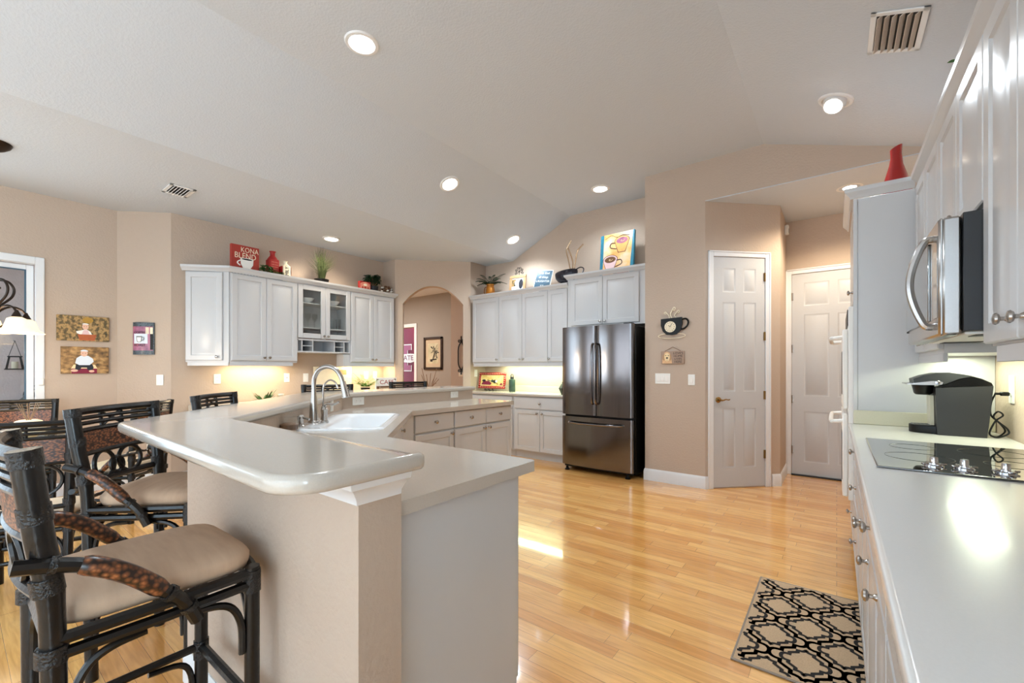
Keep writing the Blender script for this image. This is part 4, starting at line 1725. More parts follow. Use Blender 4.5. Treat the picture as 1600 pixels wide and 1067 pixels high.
# ------------------------------------------------------------------ chandelier over the table
CX, CY = -5.0, .195
t = thing('chandelier', 'bronze scroll chandelier with glowing bell shades at the left edge', 'chandelier', (CX, CY, 0))
mb = MB('bronze')
mb.lathe([(.012, 2.87), (.03, 2.885), (.06, 2.90), (.09, 2.925), (.10, 2.948)], seg=20)
mb.build('ceiling_canopy', t)
mb = MB('bronze')
mb.tube([(0, 0, 2.88), (0, 0, 2.0)], .005, 6)
mb.lathe([(0, 1.48), (.02, 1.5), (.03, 1.53), (.014, 1.56), (.014, 1.70), (.028, 1.73), (.02, 1.77), (.012, 1.80), (.012, 1.95), (.02, 1.98), (0, 2.0)], seg=14)
mb.build('stem', t)
for i in range(5):
    a = R(37.2 + 72 * i)

    def pt(r_, z):
        return (r_ * cos(a), r_ * sin(a), z)
    m_ = MB('bronze')
    m_.tube(spline([pt(.075, 1.585), pt(.06, 1.57), pt(.04, 1.575), pt(.018, 1.61), pt(.015, 1.66), pt(.05, 1.71), (pt(.10, 1.735)), pt(.15, 1.72), pt(.178, 1.685)], 4), .0075, 7)
    m_.lathe([(.03, 1.648), (.027, 1.655), (.02, 1.672), (.012, 1.688), (.008, 1.70)], (.178 * cos(a), .178 * sin(a), 0), 14)
    m_.tube(spline([pt(.012, 1.715), pt(.05, 1.75), pt(.10, 1.81), pt(.112, 1.87), pt(.085, 1.92), pt(.04, 1.93), pt(.012, 1.905), pt(.018, 1.87), pt(.04, 1.872)], 5), .0085, 7)
    ar = m_.build('scroll_arm', t)
    m_ = MB('shade_on')
    m_.lathe([(.028, 1.648), (.05, 1.635), (.06, 1.60), (.072, 1.565), (.096, 1.545), (.107, 1.538), (.104, 1.537), (.07, 1.562), (.056, 1.60), (.045, 1.63), (.02, 1.642)], (.178 * cos(a), .178 * sin(a), 0), 22)
    m_.build('glass_shade', ar)
l = bpy.data.lights.new('chandelier_bulbs', 'POINT')
l.energy = 8
l.color = (1, .82, .6)
l.shadow_soft_size = .12
o = bpy.data.objects.new('chandelier_bulbs', l)
o.location = (CX, CY, 1.42)
COL.objects.link(o)

# ------------------------------------------------------------------ recessed lights
def slope_l(x):
    return ZC + (x + 4.05) * (ZV - ZC) / (4.05 - 3.02)


def slope_r(x):
    return ZV + .012 + (x + .57) * (2.962 - ZV - .012) / 1.47


def downlight(label, loc, tilt=None, power=10, r_=.085, eye=False, lamp=True, tint=(.80, .91, 1)):
    t_ = thing('ceiling_light', label, 'ceiling light', loc)
    if tilt:
        t_.rotation_euler = tilt
    m_ = MB('ring_white')
    m_.lathe([(r_, -.003), (r_ + .022, -.003), (r_ + .026, .0), (r_ + .02, -.010), (r_, -.012), (r_ - .006, -.004)], seg=28)
    m_.build('trim_ring', t_)
    if eye:
        m_ = MB('ring_white')
        m_.T = rot(-28, 'X') @ tr(0, 0, -.01)
        m_.lathe([(.072, .0), (.075, -.02), (.066, -.05), (.058, -.052), (.055, -.04)], seg=24)
        m_.build('eyeball', t_)
        m_ = MB('lamp_on')
        m_.T = rot(-28, 'X') @ tr(0, 0, -.01)
        m_.lathe([(0, -.044), (.054, -.044), (.054, -.040), (0, -.040)], seg=24)
        m_.build('bulb', t_)
    else:
        m_ = MB('lamp_on')
        m_.lathe([(0, -.012), (r_ * .55, -.011), (r_ - .008, -.007), (r_ - .004, -.003), (0, -.003)], seg=28)
        m_.build('lens', t_)
    if lamp:
        l_ = bpy.data.lights.new('downlight', 'SPOT')
        l_.energy = power
        l_.spot_size = R(150)
        l_.spot_blend = .6
        l_.shadow_soft_size = .07
        l_.color = tint
        o_ = bpy.data.objects.new('downlight', l_)
        o_.location = (loc[0], loc[1], loc[2] - .06)
        COL.objects.link(o_)
    return t_


PW = 36
downlight('large bright recessed light in the upper left of the vaulted ceiling', (-2.53, 1.67, ZV + .002), power=PW)
downlight('recessed light on the vault above the island, second along the ridge', (-3.36, 3.30, slope_l(-3.36)), (0, -math.atan((ZV - ZC) / 1.03), 0), PW * .7)
downlight('recessed light on the vault in front of the refrigerator wall', (-2.28, 4.77, ZV + .003), power=PW * .34)
downlight('recessed light in the flat ceiling above the left wall cabinets', (-5.227, 3.004, ZC), power=PW * .4, tint=(1, .9, .74))
downlight('recessed light low on the sloped ceiling above the back cabinets', (-3.70, 4.90, slope_l(-3.70)), (0, -math.atan((ZV - ZC) / 1.03), 0), PW * .5)
downlight('tilted eyeball light on the right slope of the ceiling', (-.005, 4.0, slope_r(-.005)), (0, math.atan(.335), 0), PW, .09, True)
downlight('recessed light in the low ceiling by the doors, half hidden by the oven tower', (.10, 5.29, 3.03), power=30, tint=(1, .84, .62))


def vent(label, loc, L_, W_, n, rz, tilt=None, mat='vent_tan', along=True):
    t_ = thing('ceiling_vent', label, 'vent', loc, rz)
    if tilt:
        t_.rotation_euler = tilt
    m_ = MB('ring_white')
    b_ = .028
    for (a, b, c, d) in ((-L_, L_, -W_, -W_ + b_), (-L_, L_, W_ - b_, W_), (-L_, -L_ + b_, -W_, W_), (L_ - b_, L_, -W_, W_)):
        m_.box(a, c, -.010, b, d, -.001, .002)
    m_.build('vent_frame', t_)
    m_ = MB('vent_dark')
    m_.box(-L_ + b_, -W_ + b_, -.003, L_ - b_, W_ - b_, -.001)
    m_.build('backing', t_)
    for i in range(n):
        x = -L_ + b_ + (2 * L_ - 2 * b_) * (i + .5) / n
        m_ = MB(mat)
        m_.T = tr(x, 0, -.012) @ rot(38, 'Y')
        m_.box(-.0022, -W_ + b_, -.014, .0022, W_ - b_, .012)
        m_.build('louver', t_)
    return t_


vent("white slotted vent in the flat ceiling above the pier", (-4.955, 1.313, ZC), .10, .14, 6, R(90), mat="ring_white")
vx = .33
vent('large square return vent at the top right of the ceiling', (.27, 3.24, slope_r(.27)), .125, .19, 6, 0, (0, math.atan(.335), 0))

# ------------------------------------------------------------------ plants
def leaf(m_, base, d, L_, W_, droop=.3, up=.6):
    """one pointed leaf blade, folded along its midrib"""
    b = Vector(base)
    d = Vector((d[0], d[1], 0)).normalized()
    side = Vector((-d.y, d.x, 0))
    vs_, fs_ = [], []
    n = 5
    for i in range(n + 1):
        q = i / n
        p = b + d * (L_ * q * (1 - .15 * q)) + Vector((0, 0, L_ * (up * q - droop * q * q)))
        w_ = W_ * math.sin(pi * min(1, .08 + q * .92)) ** .8
        vs_ += [tuple(p - side * w_ + Vector((0, 0, w_ * .35))), tuple(p), tuple(p + side * w_ + Vector((0, 0, w_ * .35)))]
    for i in range(n):
        for k_ in (0, 1):
            fs_.append((i * 3 + k_, i * 3 + k_ + 1, i * 3 + 4 + k_, i * 3 + 3 + k_))
    m_.add(vs_, fs_)


def bush(m_, c, rx, ry, rz_, n, L_, W_, rnd):
    for i in range(n):
        a = rnd.uniform(0, 2 * pi)
        q = rnd.uniform(.2, 1)
        z = rnd.uniform(-1, 1)
        base = (c[0] + rx * q * cos(a) * .75, c[1] + ry * q * sin(a) * .75, c[2] + rz_ * z * .8)
        leaf(m_, base, (cos(a + rnd.uniform(-.6, .6)), sin(a + rnd.uniform(-.6, .6))), L_ * rnd.uniform(.7, 1.2), W_ * rnd.uniform(.7, 1.2), rnd.uniform(.1, .8), rnd.uniform(.0, .7))


TOP = 2.3455
# ---- on top of the left cabinets
t = thing('coffee_sign', 'red wooden coffee sign with a white cup, on top of the left wall cabinets', 'sign', (-5.50, 2.085, TOP), R(90))
mb = MB('sign_red')
W, H = .148, .345
mb.box(-W, -.02, 0, W, .02, H, .002)
mb.build('board', t)
mb = MB('cream')
mb.text('KONA', .082, .045, H - .052, -.0212, .0008, .80)
mb.text('BLEND', .092, .0, H - .122, -.0212, .0008, .82)
mb.build('lettering', t)
mb = MB('white_p')
mb.ell(.02, .068, .10, .02, -.0225)
mb.poly([(-.055, .19), (.085, .19), (.08, .13), (.055, .09), (.04, .075), (-.005, .075), (-.03, .09), (-.05, .13)], -.024)
mb.tube([(-.055 - .03 * sin(pi * q / 10), -.023, .17 - .06 * q / 10) for q in range(11)], .007, 6)
mb.ell(.015, .19, .07, .014, -.0245)
mb.use('ink')
mb.ell(.015, .188, .058, .009, -.025)
mb.build('painted_cup', t)
mb = MB('white_p')
mb.box(-W, -.0212, 0, W, -.0202, .045)
mb.use('ink')
for i in range(18):
    for j in range(2):
        if (i + j) % 2 == 0:
            x = -W + 2 * W * i / 18
            mb.poly([(x, .045 * j / 2), (x + 2 * W / 18, .045 * j / 2), (x + 2 * W / 18, .045 * (j + 1) / 2), (x, .045 * (j + 1) / 2)], -.0218)
mb.build('checker_strip', t)
rnd = random.Random(3)
t = thing('trailing_greenery', 'low trailing green foliage between the coffee sign and the red bottle', 'greenery', (-5.455, 2.325, TOP))
mb = MB('leaf')
bush(mb, (-.01, -.01, .11), .035, .085, .05, 90, .05, .016, rnd)
bush(mb, (.0, .12, .08), .02, .06, .02, 40, .04, .013, rnd)
mb.build('foliage', t)
mb = MB('twig')
for i in range(8):
    mb.tube([(0, -.05 + .015 * i, 0), (rnd.uniform(-.02, .03), -.06 + .017 * i, .10)], .003, 5)
mb.build('stem', t)


def bottle(name, label, loc, hw, h, nh, nr, mat):
    t_ = thing(name, label, 'bottle', loc, R(90))
    m_ = MB(mat)
    m_.box(-hw, -hw, 0, hw, hw, h, .010)
    vs_ = []
    rings_ = [(hw * .96, h - .004), (hw * .7, h + nh * .25), (nr, h + nh * .45), (nr * .92, h + nh * .8), (nr * 1.35, h + nh), (nr * .8, h + nh)]
    m_.lathe([(r_ * 1.1, z) for r_, z in rings_], seg=16)
    m_.build('bottle_body', t_)
    return t_


t = bottle('decorative_bottle', 'square red bottle vase with faint script on top of the left cabinets', (-5.56, 2.42, TOP), .058, .265, .10, .026, 'red_worn')
mb = MB('sign_pink')
for i in range(7):
    mb.text('coffee beans', .017, rnd.uniform(-.004, .004), .225 - i * .03, -.0625, .0004, .95)
mb.build('script', t)
t = bottle('decorative_bottle', 'smaller square bottle lettered FAMILY with red sides, beside the red bottle', (-5.50, 2.545, TOP), .050, .20, .06, .02, 'cream')
mb = MB('red_worn')
mb.box(-.0535, -.046, .006, -.0525, .046, .19)
mb.box(.0525, -.046, .006, .0535, .046, .19)
mb.build('side_panel', t)
mb = MB('ink')
mb.T = tr(0, 0, .1) @ rot(-90, 'Y')
mb.text('FAMILY', .062, 0, 0, -.053, .0005, .85)
mb.T = Matrix.Identity(4)
mb.build('lettering', t)
t = thing('ornamental_grass', 'tall spiky grass plant in a small dark pot on top of the left cabinets', 'plant', (-5.50, 3.02, TOP))
mb = MB('black')
mb.lathe([(.07, 0), (.085, .03), (.088, .10), (.095, .11), (.08, .112), (0, .1)], seg=18)
mb.build('pot', t)
mb = MB('grass')
for i in range(170):
    a = rnd.uniform(0, 2 * pi)
    q = rnd.random() ** 1.3 * .21
    h = rnd.uniform(.28, .47) - q * .6
    b0 = Vector((rnd.uniform(-.035, .035), rnd.uniform(-.035, .035), .10))
    p2 = b0 + Vector((q * cos(a), q * sin(a), h))
    p1 = b0 + Vector((q * .3 * cos(a), q * .3 * sin(a), h * .6))
    mb.tube([tuple(b0), tuple(p1), tuple(p2)], [.003, .0024, .0006], 3, cap=False)
mb.build('blades', t)
t = thing('tin_sign', 'small square pink and red tin sign leaning before the potted ivy', 'sign', (-5.47, 3.665, TOP), R(90))
mb = MB('red_worn')
mb.box(-.088, -.004, 0, .088, .05, .185, .003)
mb.build('sign_box', t)
mb = MB('sign_pink')
mb.poly([(-.08, .005), (.08, .005), (.08, .15), (.05, .165), (.02, .175), (-.02, .175), (-.05, .165), (-.08, .15)], -.0046)
mb.use('cream')
mb.poly([(-.02, .02), (.025, .02), (.03, .06), (-.025, .06)], -.0052)
mb.ell(0, .135, .03, .016, -.0052)
mb.use('sign_red')
for s_ in (-1, 1):
    mb.tube([(s_ * .066, -.0048, .02), (s_ * .066, -.0048, .145), (s_ * .03, -.0048, .16)], .002, 4)
    mb.ell(s_ * .045, .09, .014, .022, -.0052)
mb.ell(0, .095, .02, .02, -.0052)
mb.build('printed_face', t)
t = thing('potted_ivy', 'leafy green ivy in a dark pot at the right end of the left cabinets', 'plant', (-5.57, 3.87, TOP))
mb = MB('charcoal')
mb.lathe([(.06, 0), (.075, .15), (.08, .155), (.07, .157), (0, .15)], seg=18)
mb.build('pot', t)
mb = MB('leaf_dark')
bush(mb, (0, -.02, .25), .12, .13, .07, 170, .065, .024, rnd)
mb.build('foliage', t)
mb = MB('twig')
for i in range(10):
    a = i * .63
    mb.tube([(0, 0, .14), (.08 * cos(a), .1 * sin(a), .26)], .003, 5)
mb.build('stem', t)
t = thing('dried_bouquet', 'dried brown and white flower ball with wire loop beside the potted ivy', 'bouquet', (-5.50, 4.055, TOP))
mb = MB('wood_brown')
for i in range(26):
    a, b = rnd.uniform(0, 2 * pi), rnd.uniform(-.9, 1)
    r_ = .06
    c_ = Vector((r_ * cos(a) * math.sqrt(1 - b * b), r_ * sin(a) * math.sqrt(1 - b * b), .12 + r_ * b))
    mb.lathe([(0, -.016), (.015, -.006), (.015, .006), (0, .018)], tuple(c_), 7)
mb.build('cones', t)
mb = MB('white_p')
for i in range(9):
    a, b = rnd.uniform(0, 2 * pi), rnd.uniform(-.6, .9)
    c_ = Vector((.08 * cos(a), .08 * sin(a), .12 + .06 * b))
    mb.lathe([(0, -.014), (.018, -.004), (.018, .008), (0, .016)], tuple(c_), 7)
mb.build('blossoms', t)
mb = MB('iron')
mb.tube([(.0, .075 + .045 * cos(2 * pi * i / 18), .11 + .055 * sin(2 * pi * i / 18)) for i in range(18)], .003, 5, True)
mb.build('wire_loop', t)
rb = MB('iron')

# inside the glass cabinet
for i, (yy, lab) in enumerate(((2.83, 'white bowl on the top shelf behind the left glass door'), (3.19, 'white bowl on the top shelf behind the right glass door'))):
    t = thing('bowl', lab, 'bowl', (-5.55, yy, 2.1205), 0, 'white bowls in the glass cabinet')
    mb = MB('porcelain')
    mb.lathe([(.045, 0), (.05, .006), (.085, .03), (.105, .06), (.107, .062), (.10, .06), (.08, .034), (0, .012)], seg=28)
    mb.build('bowl_body', t)
proto = None
spots = [(2.76, 'stemmed glass at the left on the middle shelf behind the left glass door'), (2.86, 'stemmed glass in the middle of the shelf behind the left glass door'),
         (2.95, 'stemmed glass at the right on the middle shelf behind the left glass door')]
for yy, lab in spots:
    if proto is None:
        proto = thing('wine_glass', lab, 'glass', (-5.55, yy, 1.8005), 0, 'wine glasses behind the left glass door')
        mb = MB('clear_glass')
        mb.lathe([(.034, 0), (.034, .003), (.005, .008), (.0045, .08), (.02, .10), (.036, .14), (.034, .19), (.032, .19), (.033, .14), (0, .1)], seg=20)
        mb.build('glass_bowl', proto)
    else:
        c_ = copy_tree(proto)
        c_.location.y = yy
        c_['label'] = lab
proto = None
for yy, lab in ((3.10, 'tall tumbler at the left on the middle shelf behind the right glass door'), (3.19, 'tall tumbler in the middle of the shelf behind the right glass door'),
                (3.28, 'tall tumbler at the right on the middle shelf behind the right glass door')):
    if proto is None:
        proto = thing('tumbler', lab, 'glass', (-5.54, yy, 1.8005), 0, 'tumblers behind the right glass door')
        mb = MB('clear_glass')
        mb.lathe([(.03, 0), (.038, .15), (.036, .15), (.028, .008), (0, .007)], seg=20)
        mb.build('glass_body', proto)
    else:
        c_ = copy_tree(proto)
        c_.location.y = yy
        c_['label'] = lab
for yy, lab in ((2.82, 'low red dish at the bottom behind the left glass door'), (3.18, 'low red dish at the bottom behind the right glass door')):
    t = thing('red_dish', lab, 'dish', (-5.54, yy, 1.6485), 0, 'red dishes in the glass cabinet')
    mb = MB('red')
    mb.lathe([(.07, 0), (.10, .02), (.115, .05), (.11, .05), (.09, .02), (0, .01)], seg=28)
    mb.build('dish_body', t)

# ---- desk and counter under the left cabinets
t = thing('desk', 'beige built-in desk top on white drawers under the left wall cabinets', 'desk', (-5.72, 1.60, 0))
mb = MB('counter')
mb.box(0, 0, .72, .58, 1.40, .76, .006)
mb.box(0, 0, .7605, .015, 1.40, .86, .003)
mb.build('desk_top', t)
mb = MB('cab')
mb.box(.02, .02, 0, .54, .48, .72, .003)
mb.build('drawer_pedestal', t)
mb = MB('cab')
mb.box(.0, 1.38, 0, .54, 1.40, .72, .003)
mb.build('end_panel', t)
t = thing('base_cabinet', 'white base cabinet and beige top in the left back corner under the lit wall cabinets', 'cabinet', (-5.72, 3.01, 0))
mb = MB('cab')
mb.box(.002, 0, .1, .56, 1.14, .874, .003)
mb.box(.002, .0, 0, .49, 1.14, .0995)
mb.build('cabinet_body', t)
mb = MB('counter')
mb.box(0, -.01, .875, .60, 1.145, .914, .008)
mb.build('worktop', t)
t = thing('succulent', 'small spiky green plant in a pale pot on the desk behind the bar', 'plant', (-5.30, 2.22, .7605))
mb = MB('cream')
mb.lathe([(.045, 0), (.06, .09), (.055, .09), (0, .085)], seg=16)
mb.build('pot', t)
mb = MB('leaf')
for i in range(46):
    a = rnd.uniform(0, 2 * pi)
    leaf(mb, (0, 0, .085), (cos(a), sin(a)), rnd.uniform(.10, .18), .010, .2, rnd.uniform(.5, 1.3))
mb.build('leaves', t)
t = thing('candle', 'short cream pillar candle right of the succulent behind the bar', 'candle', (-5.30, 2.40, .7605))
mb = MB('cream')
mb.lathe([(.04, 0), (.042, .005), (.04, .195), (.03, .20), (0, .196)], seg=18)
mb.build('candle_body', t)
t = thing('memo_board', 'cream memo board leaning on the wall behind the faucet', 'board', (-5.70, 3.30, .9145), R(90))
mb = MB('cream')
mb.box(-.285, -.012, 0, .285, .012, .375, .003)
mb.build('board', t)
mb = MB('wood_tan')
mb.box(.06, -.015, .26, .20, -.0125, .33, .001)
mb.build('note', t)
mb = MB('ink')
mb.box(-.22, -.03, .09, -.10, -.0125, .11, .003)
mb.build('clip', t)
t = thing('fern', 'bright green fern on the counter just right of the faucet', 'plant', (-5.22, 3.50, .9145))
mb = MB('charcoal')
mb.lathe([(.05, 0), (.065, .085), (.06, .087), (0, .08)], seg=16)
mb.build('pot', t)
mb = MB('leaf_bright')
for i in range(22):
    a = rnd.uniform(0, 2 * pi)
    L_ = rnd.uniform(.16, .24)
    up_ = rnd.uniform(.5, 1.2)
    d_ = Vector((cos(a), sin(a), 0))
    for k_ in range(9):
        q = (k_ + 1) / 9
        b_ = d_ * (L_ * q) + Vector((0, 0, .085 + L_ * (up_ * q - .35 * q * q)))
        for s_ in (-1, 1):
            leaf(mb, tuple(b_), (d_.x * .5 - s_ * d_.y, d_.y * .5 + s_ * d_.x), .055 * (1.15 - q), .014, .2, .2)
mb.build('fronds', t)
t = thing('cafe_sign', 'small white and brown CAFE espresso bar sign behind the bar', 'sign', (-5.34, 3.93, .9145), R(78))
mb = MB('white_p')
mb.box(-.165, -.012, 0, .165, .012, .215, .002)
mb.build('board', t)
mb = MB('sign_red')
mb.text('CAFE', .088, .01, .145, -.0128, .0006, 1.1)
mb.use('wood_brown')
mb.box(-.15, -.0126, .035, .15, -.0121, .09)
for s_ in (-1, 1):
    mb.poly([(s_ * .15, .195), (s_ * .115, .195), (s_ * .15, .165)], -.0125)
mb.use('cream')
mb.text('Espresso Bar', .044, 0, .06, -.0134, .0005, .95)
mb.build('lettering', t)

# ---- on top of the back cabinets
t = thing('palm_plant', 'dark green palm fronds in an amber jug at the left end of the back cabinets', 'plant', (-4.34, 5.15, TOP))
mb = MB('amber')
mb.lathe([(.06, 0), (.075, .05), (.07, .16), (.055, .21), (.06, .235), (.066, .24), (.055, .24), (0, .2)], seg=20)
mb.build('jug_body', t)
mb = MB('amber')
mb.tube(spline([(-.06, 0, .21), (-.11, 0, .20), (-.125, 0, .13), (-.10, 0, .06), (-.07, 0, .05)], 4), .007, 7)
mb.build('jug_handle', t)
mb = MB('leaf_dark')
for i in range(15):
    a = R(24 * i + rnd.uniform(-8, 8))
    L_ = rnd.uniform(.22, .30)
    up_ = rnd.uniform(.35, 1.0)
    d_ = Vector((cos(a), sin(a) * .55, 0))
    n_ = 12
    for k_ in range(n_):
        q = (k_ + 1) / n_
        b_ = d_ * (L_ * q) + Vector((0, 0, .23 + L_ * (up_ * q - .45 * q * q)))
        for s_ in (-1, 1):
            leaf(mb, tuple(b_), (d_.x - s_ * d_.y * .9, d_.y + s_ * d_.x * .9), .085 * (1.1 - q * .75), .009, .15, .12)
mb.build('fronds', t)
t = thing('photo_frame', 'pale wood photo frame of a baby in white on a scrolled iron easel', 'picture', (-3.83, 5.16, TOP), R(4))
mb = MB('wood_tan')
mb.T = tr(0, 0, .02) @ rot(-8, 'X')
W, H, b_ = .145, .31, .045
for (a, b, c, d) in ((-W, W, 0, b_), (-W, W, H - b_, H), (-W, -W + b_, b_, H - b_), (W - b_, W, b_, H - b_)):
    mb.box(a, -.012, c, b, .012, d, .004)
mb.build('frame', t)
mb = MB('shirt')
mb.T = tr(0, 0, .02) @ rot(-8, 'X')
mb.poly([(-.10, .045), (.10, .045), (.10, .265), (-.10, .265)], -.002)
mb.use('meadow')
mb.poly([(-.10, .14), (-.03, .14), (-.03, .25), (-.10, .25)], -.003)
mb.use('navy')
mb.ell(.06, .17, .038, .075, -.0035)
mb.use('white_p')
mb.poly([(-.06, .05), (.045, .05), (.03, .13), (.0, .165), (-.03, .165), (-.05, .11)], -.004)
mb.ell(-.015, .195, .036, .04, -.0045)
mb.use('skin')
mb.ell(-.013, .188, .024, .027, -.005)
mb.build('photo', t)
mb = MB('iron')
for s_ in (-1, 1):
    mb.tube(spline([(s_ * .12, -.06, .04), (s_ * .125, -.075, .015), (s_ * .10, -.07, .005), (s_ * .085, -.06, .02), (s_ * .09, -.02, .012), (s_ * .05, .02, .012), (0, .04, .012)], 4), .005, 6)
    mb.tube([(s_ * .09, .0, .006), (0, .07, .33)], .005, 6)
    for (cx, cz, r_, e) in ((.035, .385, .026, 0), (.022, .435, .02, 1), (.058, .36, .02, 2), (.055, .41, .018, 2)):
        mb.tube(spline([(s_ * (cx + r_ * cos(R(200 - 40 * q)) * (1 - q * .07)), .068, cz + r_ * sin(R(200 - 40 * q)) * (1 - q * .07)) for q in range(10)], 2), .0045, 5)
mb.tube([(0, .07, .32), (0, .07, .45)], .004, 6)
mb.tube([(0, .07, .33), (0, .16, .006)], .005, 6)
mb.build('scrolled_easel', t)
t = thing('verse_plaque', 'tilted shiny blue plaque with white lettering on top of the back cabinets', 'plaque', (-3.385, 5.13, TOP), R(6))
mb = MB('white_p')
mb.T = tr(0, 0, .012) @ rot(-14, 'X') @ rot(7, 'Y')
mb.box(-.135, -.006, .0, .135, .006, .34, .002)
mb.build('plaque_edge', t)
mb = MB('slate_blue')
mb.T = tr(0, 0, .012) @ rot(-14, 'X') @ rot(7, 'Y')
mb.box(-.125, -.008, .01, .125, -.0062, .33, .001)
mb.use('white_p')
for i, w_ in enumerate(('with God', 'all things', 'LAUGHTER', 'are', 'LOVE')):
    mb.text(w_, .044, 0, .29 - .062 * i, -.0088, .0004)
mb.build('plaque_face', t)
mb = MB('black')
mb.tube([(-.06, .03, .006), (.06, .03, .006)], .006, 6)
mb.tube([(0, .03, .006), (0, .085, .22)], .005, 6)
mb.tube([(0, .085, .22), (0, .16, .006)], .005, 6)
mb.build('easel_back', t)
t = thing('cup_sculpture', 'dark metal coffee cup sculpture with copper steam strands, left of the cup canvas', 'sculpture', (-3.06, 5.15, TOP))
mb = MB('slate')
mb.lathe([(.11, 0), (.11, .012), (.06, .03), (.03, .06), (.03, .10)], seg=24, sx=1.1, sy=.6)
mb.T = tr(.10, 0, .10) @ rot(-5, 'Y')
mb.lathe([(.06, 0), (.13, .03), (.168, .08), (.175, .13), (.17, .155), (.15, .165), (.12, .15), (0, .14)], seg=28, sy=.5)
mb.build('cup', t)
mb = MB('slate')
mb.tube(spline([(.25, 0, .27), (.31, 0, .285), (.355, 0, .26), (.34, 0, .21), (.29, 0, .17), (.25, 0, .155)], 5), .008, 8)
mb.build('cup_handle', t)
for pts_ in ([(.155, 0, .26), (.12, 0, .42), (.09, 0, .54), (.115, 0, .60), (.165, 0, .67)], [(.185, 0, .26), (.19, 0, .38), (.15, 0, .50), (.115, 0, .58)], [(.21, 0, .26), (.24, 0, .42), (.27, 0, .52), (.35, 0, .59)]):
    mb = MB('copper')
    mb.tube(spline(pts_, 5), .0085, 6)
    mb.build('steam_strand', t)
t = thing('canvas_print', 'colourful canvas of two coffee cups on top of the refrigerator cabinet', 'picture', (-2.235, 5.14, 2.4405), R(-4))
mb = MB('teal')
mb.T = rot(-5, 'X')
W, H = .235, .56
mb.box(-W, -.02, 0, W, .02, H, .003)
mb.build('canvas_box', t)
mb = MB('canvas_bg')
mb.T = rot(-5, 'X')
mb.poly([(-W + .045, .003), (W - .05, .003), (W - .02, H - .003), (-W + .05, H - .003)], -.0208)
mb.use('red_worn')
mb.poly([(-.03, .01), (W - .06, .02), (W - .05, .10), (.05, .085)], -.0215)


def art_cup(cx, cz, s_, body, fill, hs):
    mb.use('brown_line')
    mb.ell(cx, cz + .02 * s_, .105 * s_, .062 * s_, -.0222)
    mb.poly([(cx - .105 * s_, cz + .02 * s_), (cx + .105 * s_, cz + .02 * s_), (cx + .06 * s_, cz - .11 * s_), (cx + .05 * s_, cz - .135 * s_), (cx - .05 * s_, cz - .135 * s_), (cx - .06 * s_, cz - .11 * s_)], -.0222)
    mb.use(body)
    mb.poly([(cx - .097 * s_, cz + .01 * s_), (cx + .097 * s_, cz + .01 * s_), (cx + .053 * s_, cz - .105 * s_), (cx + .043 * s_, cz - .127 * s_), (cx - .043 * s_, cz - .127 * s_), (cx - .053 * s_, cz - .105 * s_)], -.0226)
    mb.ell(cx, cz + .02 * s_, .097 * s_, .055 * s_, -.0228)
    mb.use(fill)
    mb.ell(cx, cz + .02 * s_, .078 * s_, .04 * s_, -.0232)
    mb.use('cup_cream')
    mb.tube([(cx + .03 * s_ * cos(q * .5) * q / 12, -.0234, cz + .02 * s_ + .016 * s_ * sin(q * .5) * q / 12) for q in range(1, 14)], .003, 4)
    mb.use('brown_line')
    mb.tube(spline([(cx + hs * .09 * s_, -.0224, cz), (cx + hs * .15 * s_, -.0224, cz), (cx + hs * .16 * s_, -.0224, cz - .05 * s_), (cx + hs * .075 * s_, -.0224, cz - .08 * s_)], 4), .006 * s_, 5)


art_cup(-.085, .20, 1.0, 'pink', 'wood_brown', 1)
art_cup(.07, .43, 1.0, 'orange', 'cafe_art', -1)
mb.use('brown_line')
mb.tube(spline([(-.17, -.0224, .50), (-.08, -.0224, .535), (.0, -.0224, .50), (.08, -.0224, .52), (.17, -.0224, .50)], 5), .003, 4)
mb.tube(spline([(-.18, -.0224, .06), (-.10, -.0224, .05), (0, -.0224, .03), (.1, -.0224, .06)], 5), .003, 4)
mb.build('painting', t)

# ---- on the back worktop
t = thing('red_framed_picture', 'red beaded frame with a still life picture on the back worktop', 'picture', (-4.33, 5.16, .9145), R(6))
T0 = tr(0, 0, .035) @ rot(-10, 'X')
mb = MB('red')
mb.T = T0
W, H, b_ = .255, .255, .042
for (a, b, c, d) in ((-W, W, 0, b_), (-W, W, H - b_, H), (-W, -W + b_, b_, H - b_), (W - b_, W, b_, H - b_)):
    mb.box(a, -.010, c, b, .010, d, .006)
mb.build('frame', t)
mb = MB('sign_pink')
mb.T = T0
for i in range(15):
    for z in (b_ / 2, H - b_ / 2):
        mb.lathe([(.009, 0), (.006, .004), (0, .005)], (-W + .02 + i * (2 * W - .04) / 14, -.0102, z), 8, 'y')
for i in range(5):
    for x in (-W + b_ / 2, W - b_ / 2):
        mb.lathe([(.009, 0), (.006, .004), (0, .005)], (x, -.0102, .06 + i * .034), 8, 'y')
mb.build('beading', t)
mb = MB('still_life')
mb.T = T0
mb.poly([(-W + b_, b_), (W - b_, b_), (W - b_, H - b_), (-W + b_, H - b_)], -.004)
mb.use('maroon')
mb.poly([(-.2, .06), (-.02, .055), (.0, .085), (-.06, .12), (-.16, .115)], -.005)
mb.poly([(.15, .055), (.2, .055), (.195, .085), (.17, .09)], -.005)
mb.use('ink')
mb.ell(-.15, .125, .035, .017, -.0055)
mb.ell(.055, .11, .03, .028, -.0055)
mb.poly([(-.09, .13), (.05, .095), (.13, .06), (.12, .075), (.04, .105), (-.08, .14)], -.0058)
mb.use('bottle_green')
mb.ell(.01, .12, .022, .022, -.0056)
mb.use('white_p')
mb.ell(.085, .115, .02, .018, -.006)
mb.build('print', t)
mb = MB('iron')
